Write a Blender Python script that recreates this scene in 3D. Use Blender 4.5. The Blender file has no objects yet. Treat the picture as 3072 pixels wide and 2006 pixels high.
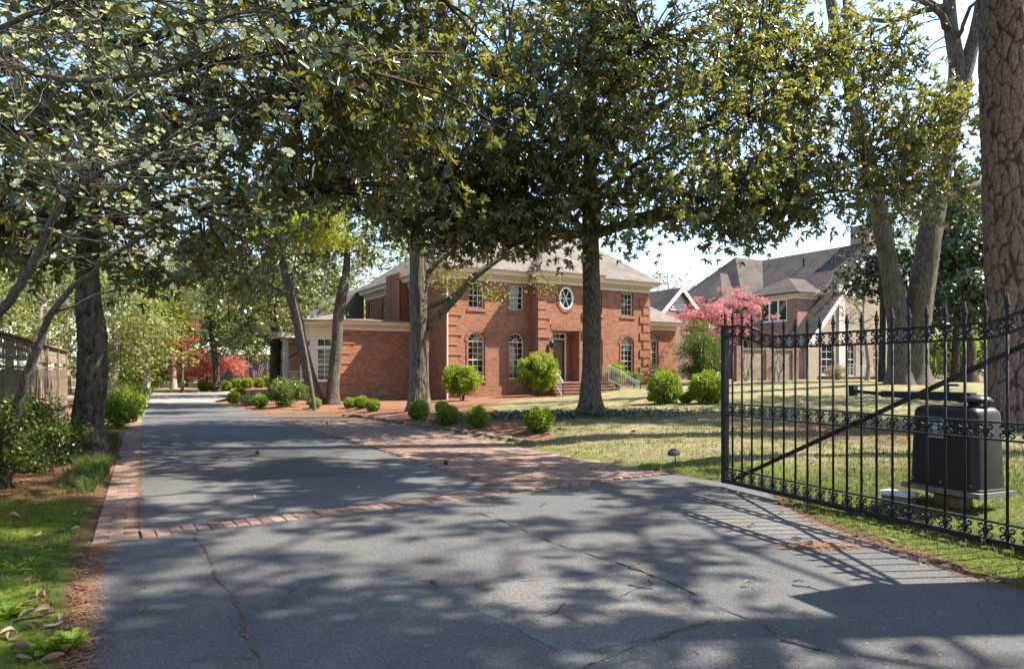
import bpy, bmesh, math, random
import numpy as np
from mathutils import Vector, Matrix, noise
from mathutils.geometry import tessellate_polygon
R = math.radians
scene = bpy.context.scene
COL = scene.collection

# ---------------------------------------------------------------- camera, sky, sun, exposure
CAM_H, F, CX, HZ = 1.3, 2048.0, 1536.0, 1110.0       # photograph pixels: focal length, centre column, horizon row
cam = bpy.data.objects.new('camera', bpy.data.cameras.new('camera'))
COL.objects.link(cam)
cam.location = (0, 0, CAM_H); cam.rotation_euler = (R(90), 0, 0)
cam.data.sensor_width = 36.0; cam.data.lens = 24.0
cam.data.shift_y = (HZ - 1003.0) / 3072.0
cam.data.clip_start = 0.05; cam.data.clip_end = 3000
scene.camera = cam
SUN_EL, SUN_AZ = R(51), R(5)                          # azimuth measured from +X towards +Y
world = bpy.data.worlds.new('World'); scene.world = world; world.use_nodes = True
wn = world.node_tree.nodes; wl = world.node_tree.links
for n in list(wn): wn.remove(n)
wo = wn.new('ShaderNodeOutputWorld'); wb = wn.new('ShaderNodeBackground'); ws = wn.new('ShaderNodeTexSky')
ws.sky_type = 'NISHITA'; ws.sun_disc = False
ws.sun_elevation = SUN_EL; ws.sun_rotation = R(90) - SUN_AZ
ws.air_density = 1.0; ws.dust_density = 0.9; ws.ozone_density = 1.0
wb.inputs['Strength'].default_value = 0.122
wl.new(ws.outputs[0], wb.inputs[0]); wl.new(wb.outputs[0], wo.inputs[0])
sun = bpy.data.objects.new('sun', bpy.data.lights.new('sun', 'SUN'))
COL.objects.link(sun)
sun.data.energy = 5.0; sun.data.angle = R(0.53); sun.data.color = (1.0, 0.92, 0.79)
sd = Vector((math.cos(SUN_EL) * math.cos(SUN_AZ), math.cos(SUN_EL) * math.sin(SUN_AZ), math.sin(SUN_EL)))
sun.rotation_euler = sd.to_track_quat('Z', 'Y').to_euler(); sun.location = (30, 5, 40)
vs = scene.view_settings
vs.view_transform = 'Standard'; vs.look = 'None'; vs.gamma = 1.0; vs.use_curve_mapping = False
vs.exposure = 1.86
scene.render.engine = 'CYCLES'
scene.cycles.max_bounces = 5; scene.cycles.diffuse_bounces = 3; scene.cycles.glossy_bounces = 2; scene.cycles.transmission_bounces = 3
scene.cycles.use_denoising = True

# ---------------------------------------------------------------- object helpers
def link(o, parent=None):
    COL.objects.link(o)
    if parent is not None: o.parent = parent
    return o
def thing(name, label, cat, loc=(0, 0, 0), rz=0.0, group=None):
    o = bpy.data.objects.new(name, None); COL.objects.link(o)
    o.empty_display_size = 0.2
    o.location = loc; o.rotation_euler = (0, 0, rz); o['label'] = label; o['category'] = cat
    if group: o['group'] = group
    return o
def tag(o, label, cat, group=None):
    o['label'] = label; o['category'] = cat
    if group: o['group'] = group
    return o
def struct(o, label=None):
    o['kind'] = 'structure'
    if label: o['label'] = label
    return o
def newmesh(name, verts, faces, mats, smooth=False, fix=True):
    me = bpy.data.meshes.new(name)
    me.from_pydata([tuple(v) for v in verts], [], faces)
    if fix:
        bm = bmesh.new(); bm.from_mesh(me)
        bmesh.ops.recalc_face_normals(bm, faces=bm.faces); bm.to_mesh(me); bm.free()
    for m in (mats if isinstance(mats, (list, tuple)) else [mats]): me.materials.append(m)
    if smooth: me.polygons.foreach_set('use_smooth', [True] * len(me.polygons))
    me.update()
    return me
def obj(name, me, parent=None, loc=(0, 0, 0), rot=(0, 0, 0), scale=None):
    o = bpy.data.objects.new(name, me); link(o, parent)
    o.location = loc; o.rotation_euler = rot
    if scale is not None: o.scale = (scale,) * 3 if isinstance(scale, (int, float)) else scale
    return o
def copy_tree(o, parent=None):
    c = o.copy(); COL.objects.link(c); c.parent = parent
    for ch in [x for x in bpy.data.objects if x.parent == o]: copy_tree(ch, c)
    return c

class MB:
    def __init__(s): s.v = []; s.f = []
    def add(s, vs_, fs_):
        b = len(s.v); s.v.extend(Vector(x) for x in vs_); s.f.extend(tuple(i + b for i in f) for f in fs_); return s
    def box(s, x0, x1, y0, y1, z0, z1, m=None):
        vs_ = [Vector(p) for p in ((x0,y0,z0),(x1,y0,z0),(x1,y1,z0),(x0,y1,z0),(x0,y0,z1),(x1,y0,z1),(x1,y1,z1),(x0,y1,z1))]
        if m is not None: vs_ = [m @ p for p in vs_]
        return s.add(vs_, [(0,3,2,1),(4,5,6,7),(0,1,5,4),(1,2,6,5),(2,3,7,6),(3,0,4,7)])
    def bar(s, a, b, w, h, up=(0, 0, 1)):
        a = Vector(a); b = Vector(b); d = (b - a); L = d.length; d.normalize()
        up = Vector(up)
        if abs(d.dot(up)) > .98: up = Vector((1, 0, 0))
        x = d.cross(up).normalized(); z = x.cross(d)
        m = Matrix((x, d, z)).transposed().to_4x4(); m.translation = a
        return s.box(-w / 2, w / 2, 0, L, -h / 2, h / 2, m)
    def tube(s, pts, rads, n=6, cap=True, disp=None):
        pts = [Vector(p) for p in pts]
        if isinstance(rads, (int, float)): rads = [rads] * len(pts)
        b = len(s.v); prev = None
        for i, p in enumerate(pts):
            d = (pts[min(i + 1, len(pts) - 1)] - pts[max(i - 1, 0)])
            if d.length < 1e-9: d = Vector((0, 0, 1))
            d.normalize()
            if prev is None:
                ref = Vector((0, 0, 1)) if abs(d.z) < .9 else Vector((1, 0, 0))
                e1 = d.cross(ref).normalized()
            else:
                e1 = (prev - d * prev.dot(d)).normalized()
            prev = e1; e2 = d.cross(e1)
            for k in range(n):
                a = 2 * math.pi * k / n
                dr = e1 * math.cos(a) + e2 * math.sin(a)
                r = rads[i] * (disp(p, dr, a) if disp else 1.0)
                s.v.append(p + dr * r)
        for i in range(len(pts) - 1):
            for k in range(n):
                k2 = (k + 1) % n
                s.f.append((b + i*n + k, b + i*n + k2, b + (i+1)*n + k2, b + (i+1)*n + k))
        if cap:
            s.f.append(tuple(b + k for k in range(n))[::-1]); s.f.append(tuple(b + (len(pts)-1)*n + k for k in range(n)))
        return s
    def lathe(s, prof, n=12, c=(0, 0, 0)):
        b = len(s.v); c = Vector(c)
        for r, z in prof:
            for k in range(n):
                a = 2 * math.pi * k / n
                s.v.append(c + Vector((r * math.cos(a), r * math.sin(a), z)))
        for i in range(len(prof) - 1):
            for k in range(n):
                k2 = (k + 1) % n
                s.f.append((b + i*n + k, b + i*n + k2, b + (i+1)*n + k2, b + (i+1)*n + k))
        s.f.append(tuple(b + k for k in range(n))[::-1]); s.f.append(tuple(b + (len(prof)-1)*n + k for k in range(n)))
        return s
    def prism(s, outline, holes, z0, z1):
        loops = [outline] + list(holes)
        allp = [p for l in loops for p in l]; n = len(allp)
        tris = tessellate_polygon([[Vector((p[0], p[1], 0)) for p in l] for l in loops])
        vs_ = [(p[0], p[1], z1) for p in allp] + [(p[0], p[1], z0) for p in allp]
        fs_ = [tuple(t) for t in tris] + [tuple(i + n for i in t)[::-1] for t in tris]
        o = 0
        for l in loops:
            for i in range(len(l)):
                j = (i + 1) % len(l); fs_.append((o + i, o + j, o + j + n, o + i + n))
            o += len(l)
        return s.add(vs_, fs_)
    def sweep(s, path, prof, closed=False):
        """path: (x,y) list, profile (offset to the right of the path, z)"""
        P_ = [Vector((p[0], p[1])) for p in path]; n = len(P_); b = len(s.v); m = len(prof)
        for i in range(n):
            def nrm(a, c):
                d = (c - a).normalized(); return Vector((d.y, -d.x))
            if closed: n1 = nrm(P_[i-1], P_[i]); n2 = nrm(P_[i], P_[(i+1) % n])
            else:
                n1 = nrm(P_[i-1], P_[i]) if i > 0 else nrm(P_[i], P_[i+1])
                n2 = nrm(P_[i], P_[i+1]) if i < n - 1 else n1
            mi = (n1 + n2) / max(.2, (1 + n1.dot(n2)))
            for o, z in prof: s.v.append(Vector((P_[i].x + mi.x * o, P_[i].y + mi.y * o, z)))
        for i in range(n if closed else n - 1):
            j = (i + 1) % n
            for k in range(m):
                k2 = (k + 1) % m
                s.f.append((b + i*m + k, b + j*m + k, b + j*m + k2, b + i*m + k2))
        if not closed:
            s.f.append(tuple(b + k for k in range(m))); s.f.append(tuple(b + (n-1)*m + k for k in range(m))[::-1])
        return s
    def build(s, name, mat, parent=None, loc=(0, 0, 0), rot=(0, 0, 0), smooth=False, fix=True):
        return obj(name, newmesh(name, s.v, s.f, mat, smooth, fix), parent, loc, rot)
    def mesh(s, name, mat, smooth=False): return newmesh(name, s.v, s.f, mat, smooth)

# ---------------------------------------------------------------- node materials
class NM:
    def __init__(s, name):
        s.m = bpy.data.materials.new(name); s.m.use_nodes = True
        s.t = s.m.node_tree; s.t.nodes.clear(); s.out = s.t.nodes.new('ShaderNodeOutputMaterial')
    def n(s, kind, ins=None, **props):
        nd = s.t.nodes.new('ShaderNode' + kind)
        for k, v in props.items(): setattr(nd, k, v)
        for k, v in (ins or {}).items(): s.put(nd.inputs[k], v)
        return nd
    def put(s, sock, v):
        if isinstance(v, bpy.types.NodeSocket): s.t.links.new(v, sock)
        elif isinstance(v, bpy.types.Node): s.t.links.new(v.outputs[0], sock)
        else:
            if sock.type == 'RGBA' and not isinstance(v, (int, float)) and len(v) == 3: v = (*v, 1)
            sock.default_value = v
    def ramp(s, fac, stops, interp='LINEAR'):
        nd = s.n('ValToRGB', {0: fac}); cr = nd.color_ramp; cr.interpolation = interp
        while len(cr.elements) < len(stops): cr.elements.new(0.5)
        for e, (p, c) in zip(cr.elements, stops):
            e.position = p; e.color = (*c, 1) if len(c) == 3 else c
        return nd.outputs[0]
    def noise(s, vec, scale, detail=4, rough=.55, dist=0.0):
        return s.n('TexNoise', {'Vector': vec, 'Scale': scale, 'Detail': detail, 'Roughness': rough, 'Distortion': dist}).outputs[0]
    def math(s, op, a, b=0.0, c=0.0, clamp=False):
        nd = s.n('Math', operation=op, use_clamp=clamp); s.put(nd.inputs[0], a); s.put(nd.inputs[1], b); s.put(nd.inputs[2], c)
        return nd.outputs[0]
    def mix(s, f, a, b, mode='MIX'):
        nd = s.n('Mix', data_type='RGBA', blend_type=mode); nd.clamp_factor = True
        s.put(nd.inputs[0], f); s.put(nd.inputs[6], a); s.put(nd.inputs[7], b); return nd.outputs[2]
    def obj(s): return s.n('TexCoord').outputs['Object']
    def map(s, vec, scale=(1, 1, 1), rot=(0, 0, 0)):
        return s.n('Mapping', {'Vector': vec, 'Scale': scale, 'Rotation': rot}).outputs[0]
    def bump(s, h, strength=.4, dist=.02): return s.n('Bump', {'Height': h, 'Strength': strength, 'Distance': dist}).outputs[0]
    def bsdf(s, color, rough=.8, bump=None, spec=.3, metal=0.0, **kw):
        b = s.n('BsdfPrincipled', {'Base Color': color, 'Roughness': rough, 'Metallic': metal, 'Specular IOR Level': spec})
        if bump is not None: s.put(b.inputs['Normal'], bump)
        for k, v in kw.items(): s.put(b.inputs[k.replace('_', ' ')], v)
        return b.outputs[0]
    def done(s, sh): s.put(s.out.inputs[0], sh); return s.m

def plain(name, col, rough=.6, spec=.3, metal=0.0, var=.25, scale=8.0, bumpn=0.15):
    m = NM(name); v = m.obj()
    f = m.noise(v, scale, 5)
    c = m.mix(m.ramp(f, [(.3, (0, 0, 0)), (.7, (1, 1, 1))]), tuple(x * (1 - var) for x in col), tuple(min(1, x * (1 + var)) for x in col))
    return m.done(m.bsdf(c, rough, m.bump(m.noise(v, scale * 6, 3), bumpn, .01), spec, metal))

def leafmat(name, stops, under, trans, trans_f=.35, rough=.38, spec=.4):
    m = NM(name)
    t = m.n('Attribute', attribute_name='tint').outputs['Fac']
    top = m.ramp(t, stops)
    col = top
    if under is not None:
        back = m.n('NewGeometry').outputs['Backfacing']
        col = m.mix(back, top, m.mix(t, under, tuple(x * 1.35 for x in under)))
    p = m.bsdf(col, rough, None, spec)
    tr = m.n('BsdfTranslucent', {'Color': m.mix(.55, col, trans)}).outputs[0]
    return m.done(m.n('MixShader', {0: trans_f, 1: p, 2: tr}).outputs[0])

def barkmat(name, c1, c2, c3, sc=(9, 9, 1.6), lichen=None, bumpd=.03):
    m = NM(name); v = m.obj(); vv = m.map(v, sc)
    a = m.noise(vv, 2.2, 6, .65, .6); b = m.noise(v, 1.3, 4)
    col = m.ramp(a, [(.36, tuple(x * .55 for x in c1)), (.46, c2), (.6, c3)])
    col = m.mix(m.ramp(b, [(.45, (0, 0, 0)), (.75, (.6, .6, .6))]), col, tuple(x * .55 for x in c2))
    if lichen:
        l = m.noise(v, 5.0, 5, .7)
        col = m.mix(m.ramp(l, [(.6, (0, 0, 0)), (.68, (.8, .8, .8))]), col, lichen)
    return m.done(m.bsdf(col, .92, m.bump(a, 1.0, bumpd * 1.6), .15))

def island(m):
    r = m.math('ADD', m.n('ObjectInfo').outputs['Random'], m.n('NewGeometry').outputs['Random Per Island'])
    return m.math('FRACT', r)

def paverbrick():
    m = NM('paver_brick'); v = m.n('NewGeometry').outputs['Position']
    r = island(m)
    c = m.ramp(r, [(0, (.105, .064, .050)), (.3, (.170, .104, .080)), (.6, (.215, .142, .112)), (.85, (.14, .096, .080)), (1, (.26, .185, .150))])
    n = m.noise(v, 22, 5, .7); big = m.noise(v, 1.2, 4)
    c = m.mix(m.ramp(n, [(.42, (0, 0, 0)), (.8, (.7, .7, .7))]), c, (.13, .09, .075))
    c = m.mix(m.ramp(big, [(.52, (0, 0, 0)), (.72, (.5, .5, .5))]), c, (.12, .10, .07))
    return m.done(m.bsdf(c, .88, m.bump(n, .5, .006), .2))

def housebrick(name, c1, c2, mortar, sx=1.0):
    m = NM(name); v = m.obj()
    b = m.n('TexBrick', {'Vector': v, 'Color1': c1, 'Color2': c2, 'Mortar': mortar, 'Scale': 1.0, 'Mortar Size': .006, 'Mortar Smooth': .15,
                         'Bias': 0.0, 'Brick Width': .215, 'Row Height': .0745})
    n = m.noise(v, 40, 4, .7); g = m.noise(v, .9, 5)
    c = m.mix(m.ramp(n, [(.4, (0, 0, 0)), (.75, (.45, .45, .45))]), b.outputs[0], tuple(x * .55 for x in c1))
    c = m.mix(m.ramp(g, [(.45, (0, 0, 0)), (.8, (.35, .35, .35))]), c, tuple(x * .6 for x in c2))
    h = m.math('SUBTRACT', m.math('MULTIPLY', n, .3), b.outputs[1])
    return m.done(m.bsdf(c, .9, m.bump(h, .6, .008), .15))

def shingle(name, c1, c2, c3):
    m = NM(name); v = m.obj(); s = m.n('SeparateXYZ', {0: v})
    along = m.math('ADD', s.outputs[0], m.math('MULTIPLY', s.outputs[1], 1.0))
    vv = m.n('CombineXYZ', {0: along, 1: m.math('MULTIPLY', s.outputs[2], 1.55)}).outputs[0]
    b = m.n('TexBrick', {'Vector': vv, 'Color1': c1, 'Color2': c2, 'Mortar': tuple(x * .3 for x in c1), 'Scale': 1.0, 'Mortar Size': .022, 'Mortar Smooth': .3,
                         'Bias': 0.0, 'Brick Width': .4, 'Row Height': .26})
    g = m.noise(v, .6, 5, .6); n = m.noise(v, 26, 3)
    c = m.mix(m.ramp(g, [(.4, (0, 0, 0)), (.7, (.6, .6, .6))]), b.outputs[0], c3)
    c = m.mix(m.math('MULTIPLY', n, .4), c, tuple(x * .5 for x in c2))
    return m.done(m.bsdf(c, .92, m.bump(m.math('SUBTRACT', n, b.outputs[1]), .6, .02), .15))

def asphaltmat(name='asphalt', k=1.0, warm=1.0):
    m = NM(name); v = m.n('NewGeometry').outputs['Position']
    fine = m.noise(v, 150, 4, .85); mid = m.noise(v, 34, 4, .65); big = m.noise(v, .55, 6, .6, .8); mid2 = m.noise(v, 3.2, 5, .6, .4)
    c = m.ramp(big, [(.36, (.060, .063, .068)), (.46, (.096, .096, .097)), (.56, (.104, .102, .100)), (.66, (.150, .140, .134))])
    c = m.mix(m.ramp(mid2, [(.5, (0, 0, 0)), (.75, (.55, .55, .55))]), c, (.060, .061, .064))
    c = m.mix(m.ramp(mid2, [(.22, (.5, .5, .5)), (.4, (0, 0, 0))]), c, (.145, .135, .122))
    gr = m.noise(v, 62, 5, .9)
    c = m.mix(m.ramp(gr, [(.40, (.85, .85, .85)), (.49, (0, 0, 0))]), c, (.036, .037, .040))
    c = m.mix(m.ramp(gr, [(.54, (0, 0, 0)), (.63, (.7, .7, .7))]), c, (.20, .19, .18))
    c = m.mix(m.ramp(fine, [(.42, (.62, .62, .62)), (.58, (0, 0, 0))]), c, (.034, .036, .038))
    c = m.mix(m.ramp(fine, [(.6, (0, 0, 0)), (.72, (.75, .75, .75))]), c, (.22, .21, .20))
    oil = m.noise(v, 1.35, 3, .5)
    c = m.mix(m.ramp(oil, [(.66, (0, 0, 0)), (.74, (.6, .6, .6))]), c, (.045, .044, .045))
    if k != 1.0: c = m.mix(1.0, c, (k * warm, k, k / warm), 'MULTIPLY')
    vo = m.n('TexVoronoi', {'Vector': v, 'Scale': 7.0}).outputs[0]
    c = m.mix(m.ramp(vo, [(.0, (.8, .8, .8)), (.035, (0, 0, 0))]), c, (.30, .27, .22))
    return m.done(m.bsdf(c, .86, m.bump(m.math('ADD', fine, m.math('MULTIPLY', mid, .8)), .55, .006), .25))

def groundmat():
    m = NM('ground_cover'); v = m.n('NewGeometry').outputs['Position']
    a = m.n('Attribute', attribute_name='region').outputs['Color']; s = m.n('SeparateColor', {0: a})
    n1 = m.noise(v, 1.7, 6, .6, .5); n2 = m.noise(v, 16, 5, .7); n3 = m.noise(v, 90, 4, .75); st = m.noise(m.map(v, (60, 14, 20), (0, 0, .6)), 1.5, 4, .7)
    lawn = m.ramp(n1, [(.3, (.085, .10, .034)), (.46, (.165, .155, .072)), (.62, (.265, .225, .135)), (.8, (.25, .21, .125))])
    lawn = m.mix(m.ramp(n2, [(.35, (.6, .6, .6)), (.6, (0, 0, 0))]), lawn, (.09, .085, .03))
    lawn = m.mix(m.ramp(n3, [(.5, (0, 0, 0)), (.7, (.5, .5, .5))]), lawn, (.33, .26, .14))
    straw = m.ramp(st, [(.25, (.055, .026, .016)), (.45, (.16, .075, .043)), (.6, (.26, .135, .08)), (.8, (.34, .20, .125))])
    straw = m.mix(m.ramp(n2, [(.3, (.5, .5, .5)), (.55, (0, 0, 0))]), straw, (.045, .028, .018))
    moss = m.ramp(n2, [(.28, (.030, .040, .008)), (.45, (.072, .105, .012)), (.62, (.125, .165, .018)), (.8, (.18, .205, .03))])
    moss = m.mix(m.ramp(n3, [(.52, (0, 0, 0)), (.66, (.7, .7, .7))]), moss, (.045, .040, .015))
    dirt = m.ramp(n3, [(.3, (.045, .030, .018)), (.55, (.105, .065, .036)), (.75, (.19, .12, .065))])
    edge = m.math('MULTIPLY', m.math('SUBTRACT', n2, .5), .9)
    def w(x): return m.ramp(m.math('ADD', x, edge), [(.35, (0, 0, 0)), (.65, (1, 1, 1))])
    c = m.mix(w(s.outputs[0]), lawn, straw); c = m.mix(w(s.outputs[1]), c, moss); c = m.mix(w(s.outputs[2]), c, dirt)
    h = m.math('ADD', m.math('MULTIPLY', n2, 1.2), n3)
    return m.done(m.bsdf(c, .95, m.bump(h, .8, .025), .1))

M = {}
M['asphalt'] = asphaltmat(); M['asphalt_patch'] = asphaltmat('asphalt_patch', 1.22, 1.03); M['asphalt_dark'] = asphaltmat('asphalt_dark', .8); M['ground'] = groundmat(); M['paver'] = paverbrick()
M['bed'] = plain('paver_sand_bed', (.10, .072, .052), .95, .1, scale=14, var=.5)
M['crack'] = plain('crack_debris', (.085, .056, .036), .95, .1, scale=30, var=.7)
M['crackdark'] = plain('dark_crack', (.03, .026, .024), .95, .1, scale=30, var=.5)
M['brick'] = housebrick('red_house_brick', (.335, .142, .080), (.185, .070, .043), (.31, .23, .175))
M['brick_rose'] = housebrick('rose_house_brick', (.30, .18, .145), (.21, .115, .095), (.31, .25, .21))
M['brick_tan'] = housebrick('tan_house_brick', (.34, .265, .20), (.25, .185, .138), (.36, .31, .25))
M['roof'] = shingle('grey_tan_shingle', (.180, .156, .132), (.125, .108, .092), (.225, .195, .165))
M['roof_brown'] = shingle('brown_shingle', (.088, .073, .064), (.055, .046, .041), (.115, .098, .086))
M['cream'] = plain('cream_trim_paint', (.60, .52, .41), .5, .4, var=.06, scale=2, bumpn=.05)
M['white'] = plain('white_paint', (.74, .72, .68), .45, .4, var=.05, scale=2, bumpn=.05)
M['grey_paint'] = plain('grey_rail_paint', (.42, .42, .43), .45, .4, var=.08, bumpn=.05)
M['iron'] = plain('black_wrought_iron', (.009, .009, .010), .5, .3, var=.5, scale=30, bumpn=.4)
M['door'] = plain('brown_door', (.15, .085, .045), .45, .4, var=.2)
M['door_dark'] = plain('dark_door_frame', (.022, .021, .022), .4, .4, var=.2)
M['plastic'] = plain('black_plastic', (.007, .007, .009), .42, .35, var=.25, scale=5, bumpn=.12)
M['sticker'] = plain('sticker', (.30, .34, .36), .5, .4, var=.1)
M['ink'] = plain('sticker_print', (.03, .035, .04), .6, .3)
M['galv'] = plain('weathered_plate', (.13, .115, .10), .75, .3, var=.3, scale=12)
M['wood_post'] = plain('pressure_treated_wood', (.13, .085, .05), .85, .2, var=.4, scale=7)
M['fence'] = plain('weathered_fence_wood', (.165, .128, .090), .92, .12, var=.5, scale=6, bumpn=.5)
M['fence_far'] = plain('grey_fence_wood', (.24, .21, .19), .92, .12, var=.35, scale=3)
M['stone'] = plain('mossy_fieldstone', (.11, .098, .068), .95, .15, var=.6, scale=7, bumpn=.7)
M['conc'] = plain('pale_plastic', (.55, .55, .52), .6, .3, var=.1)
M['copper'] = plain('blue_grey_metal', (.045, .052, .068), .6, .3, metal=.0, var=.3)
M['curtain'] = plain('curtain', (.35, .36, .36), .9, .1)
def glassmat():
    m = NM('window_glass'); v = m.n('NewGeometry').outputs['Position']
    n = m.noise(v, .8, 2)
    return m.done(m.bsdf((.012, .014, .016), .04, m.bump(n, .06, .05), .6))
M['glass'] = glassmat()
def flagmat():
    m = NM('flag_cloth'); u = m.n('SeparateXYZ', {0: m.n('TexCoord').outputs['UV']})
    st = m.math('GREATER_THAN', m.math('FRACT', m.math('MULTIPLY', u.outputs[1], 6.5)), .5)
    c = m.mix(st, (.36, .028, .04), (.62, .58, .56))
    can = m.math('MULTIPLY', m.math('LESS_THAN', u.outputs[0], .4), m.math('GREATER_THAN', u.outputs[1], .4615))
    sx = m.math('ABSOLUTE', m.math('SUBTRACT', m.math('FRACT', m.math('MULTIPLY', u.outputs[0], 15)), .5))
    sy = m.math('ABSOLUTE', m.math('SUBTRACT', m.math('FRACT', m.math('MULTIPLY', u.outputs[1], 9.3)), .5))
    star = m.math('LESS_THAN', m.math('ADD', sx, sy), .26)
    c = m.mix(can, c, m.mix(star, (.022, .035, .16), (.6, .6, .62)))
    p = m.bsdf(c, .85, None, .1); t = m.n('BsdfTranslucent', {'Color': c}).outputs[0]
    return m.done(m.n('MixShader', {0: .3, 1: p, 2: t}).outputs[0])
M['flag'] = flagmat()

M['bark_mag'] = barkmat('magnolia_bark', (.040, .031, .025), (.074, .060, .047), (.125, .106, .084), (7, 7, 4), (.20, .20, .15))
M['bark_dark'] = barkmat('dark_magnolia_bark', (.022, .016, .013), (.048, .036, .028), (.092, .072, .055), (7, 7, 3), (.11, .11, .075))
M['bark_tulip'] = barkmat('furrowed_bark', (.045, .035, .025), (.118, .096, .072), (.20, .168, .128), (16, 16, 1.3))
M['bark_oak'] = barkmat('oak_bark', (.045, .035, .028), (.092, .074, .060), (.155, .13, .106), (13, 13, 1.8), (.22, .21, .17))
M['bark_twig'] = barkmat('dogwood_bark', (.055, .046, .037), (.098, .084, .068), (.15, .132, .11), (20, 20, 8), (.24, .25, .22))
M['bark_pale'] = barkmat('pale_twig_bark', (.15, .12, .09), (.25, .21, .165), (.33, .29, .24), (9, 9, 2))
def pinebark():
    m = NM('pine_bark'); v = m.obj()
    a = m.n('Attribute', attribute_name='tint').outputs['Fac']
    n = m.noise(v, 24, 5, .7); n2 = m.noise(m.map(v, (12, 12, 5)), 3, 5, .6)
    c = m.ramp(n2, [(.3, (.095, .062, .050)), (.5, (.155, .108, .090)), (.7, (.235, .178, .152))])
    c = m.mix(m.ramp(a, [(.12, (.9, .9, .9)), (.55, (0, 0, 0))]), c, (.038, .024, .019))
    c = m.mix(m.ramp(n, [(.55, (0, 0, 0)), (.85, (.3, .3, .3))]), c, (.30, .21, .17))
    return m.done(m.bsdf(c, .93, m.bump(n2, .6, .012), .12))
M['bark_pine'] = pinebark()
M['mag_leaf'] = leafmat('magnolia_leaf', [(0, (.015, .040, .016)), (.42, (.035, .078, .029)), (.78, (.080, .128, .029)), (1, (.23, .235, .032))], (.085, .062, .026), (.34, .36, .04), .40, .20, .95)
M['mag_leaf_dark'] = leafmat('holly_leaf', [(0, (.010, .024, .009)), (.5, (.020, .044, .014)), (1, (.045, .075, .02))], (.035, .045, .018), (.08, .12, .02), .22, .32, .5)
M['box_leaf'] = leafmat('boxwood_leaf', [(0, (.028, .062, .006)), (.35, (.095, .165, .010)), (.7, (.21, .285, .016)), (1, (.32, .39, .032))], None, (.30, .36, .02), .36, .45, .35)
M['shrub_leaf'] = leafmat('shrub_leaf', [(0, (.030, .055, .010)), (.5, (.085, .125, .020)), (1, (.19, .22, .035))], None, (.22, .26, .03), .32, .4, .35)
M['yel_leaf'] = leafmat('spring_leaf', [(0, (.10, .14, .014)), (.5, (.21, .25, .022)), (1, (.34, .35, .04))], None, (.34, .36, .03), .45, .5, .3)
M['bud_leaf'] = leafmat('tan_bud', [(0, (.13, .11, .055)), (.5, (.24, .205, .11)), (1, (.36, .31, .19))], None, (.34, .30, .15), .35, .7, .1)
M['bg_leaf'] = leafmat('woodland_leaf', [(0, (.055, .08, .020)), (.5, (.145, .175, .05)), (1, (.29, .29, .105))], None, (.25, .27, .06), .35, .55, .25)
M['pink_leaf'] = leafmat('pink_maple_leaf', [(0, (.26, .065, .085)), (.5, (.44, .145, .16)), (1, (.58, .28, .28))], None, (.64, .25, .25), .4, .6, .2)
M['red_leaf'] = leafmat('red_maple_leaf', [(0, (.28, .065, .055)), (.5, (.46, .135, .11)), (1, (.60, .25, .19))], None, (.66, .2, .15), .45, .6, .2)
M['petal'] = leafmat('dogwood_bract', [(0, (.36, .39, .16)), (.5, (.50, .52, .29)), (1, (.60, .61, .44))], None, (.56, .60, .28), .4, .6, .2)
M['dry_leaf'] = leafmat('dry_leaf', [(0, (.10, .055, .030)), (.5, (.22, .135, .085)), (1, (.34, .25, .19))], None, (.25, .16, .09), .15, .6, .3)
M['grass'] = leafmat('grass_blade', [(0, (.030, .062, .012)), (.3, (.085, .105, .026)), (.55, (.215, .185, .105)), (1, (.34, .285, .19))], None, (.25, .25, .08), .3, .7, .15)
M['needle'] = leafmat('pine_needle_straw', [(0, (.085, .04, .024)), (.5, (.19, .095, .055)), (1, (.33, .20, .12))], None, (.25, .14, .08), .1, .7, .2)
M['pine_leaf'] = leafmat('pine_needle', [(0, (.02, .04, .01)), (1, (.06, .09, .025))], None, (.1, .14, .03), .2, .5, .3)
# ---------------------------------------------------------------- terrain
def sm(a, b, x):
    t = np.clip((np.asarray(x, float) - a) / (b - a), 0, 1); return t * t * (3 - 2 * t)
def gbase(x, y):
    return .055 * np.clip(x, -4, 13) * sm(10, 26, y) * (1 - .55 * sm(42, 62, y)) - .17 * np.exp(-((np.asarray(x) - 3.6) / 2.8) ** 2 - ((np.asarray(y) - 33.5) / 3.2) ** 2)
def onbase(px, py, g=gbase):
    d = 20.0
    for _ in range(30):
        x = (px - CX) / F * d
        d = .5 * d + .5 * min(300, F * (CAM_H - float(g(x, d))) / max(py - HZ, 1))
    return Vector(((px - CX) / F * d, d))
def P(px, py, d): return Vector(((px - CX) / F * d, d, CAM_H - (py - HZ) / F * d))
def rotz(v, a): return Vector((v[0] * math.cos(a) - v[1] * math.sin(a), v[0] * math.sin(a) + v[1] * math.cos(a)))

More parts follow.
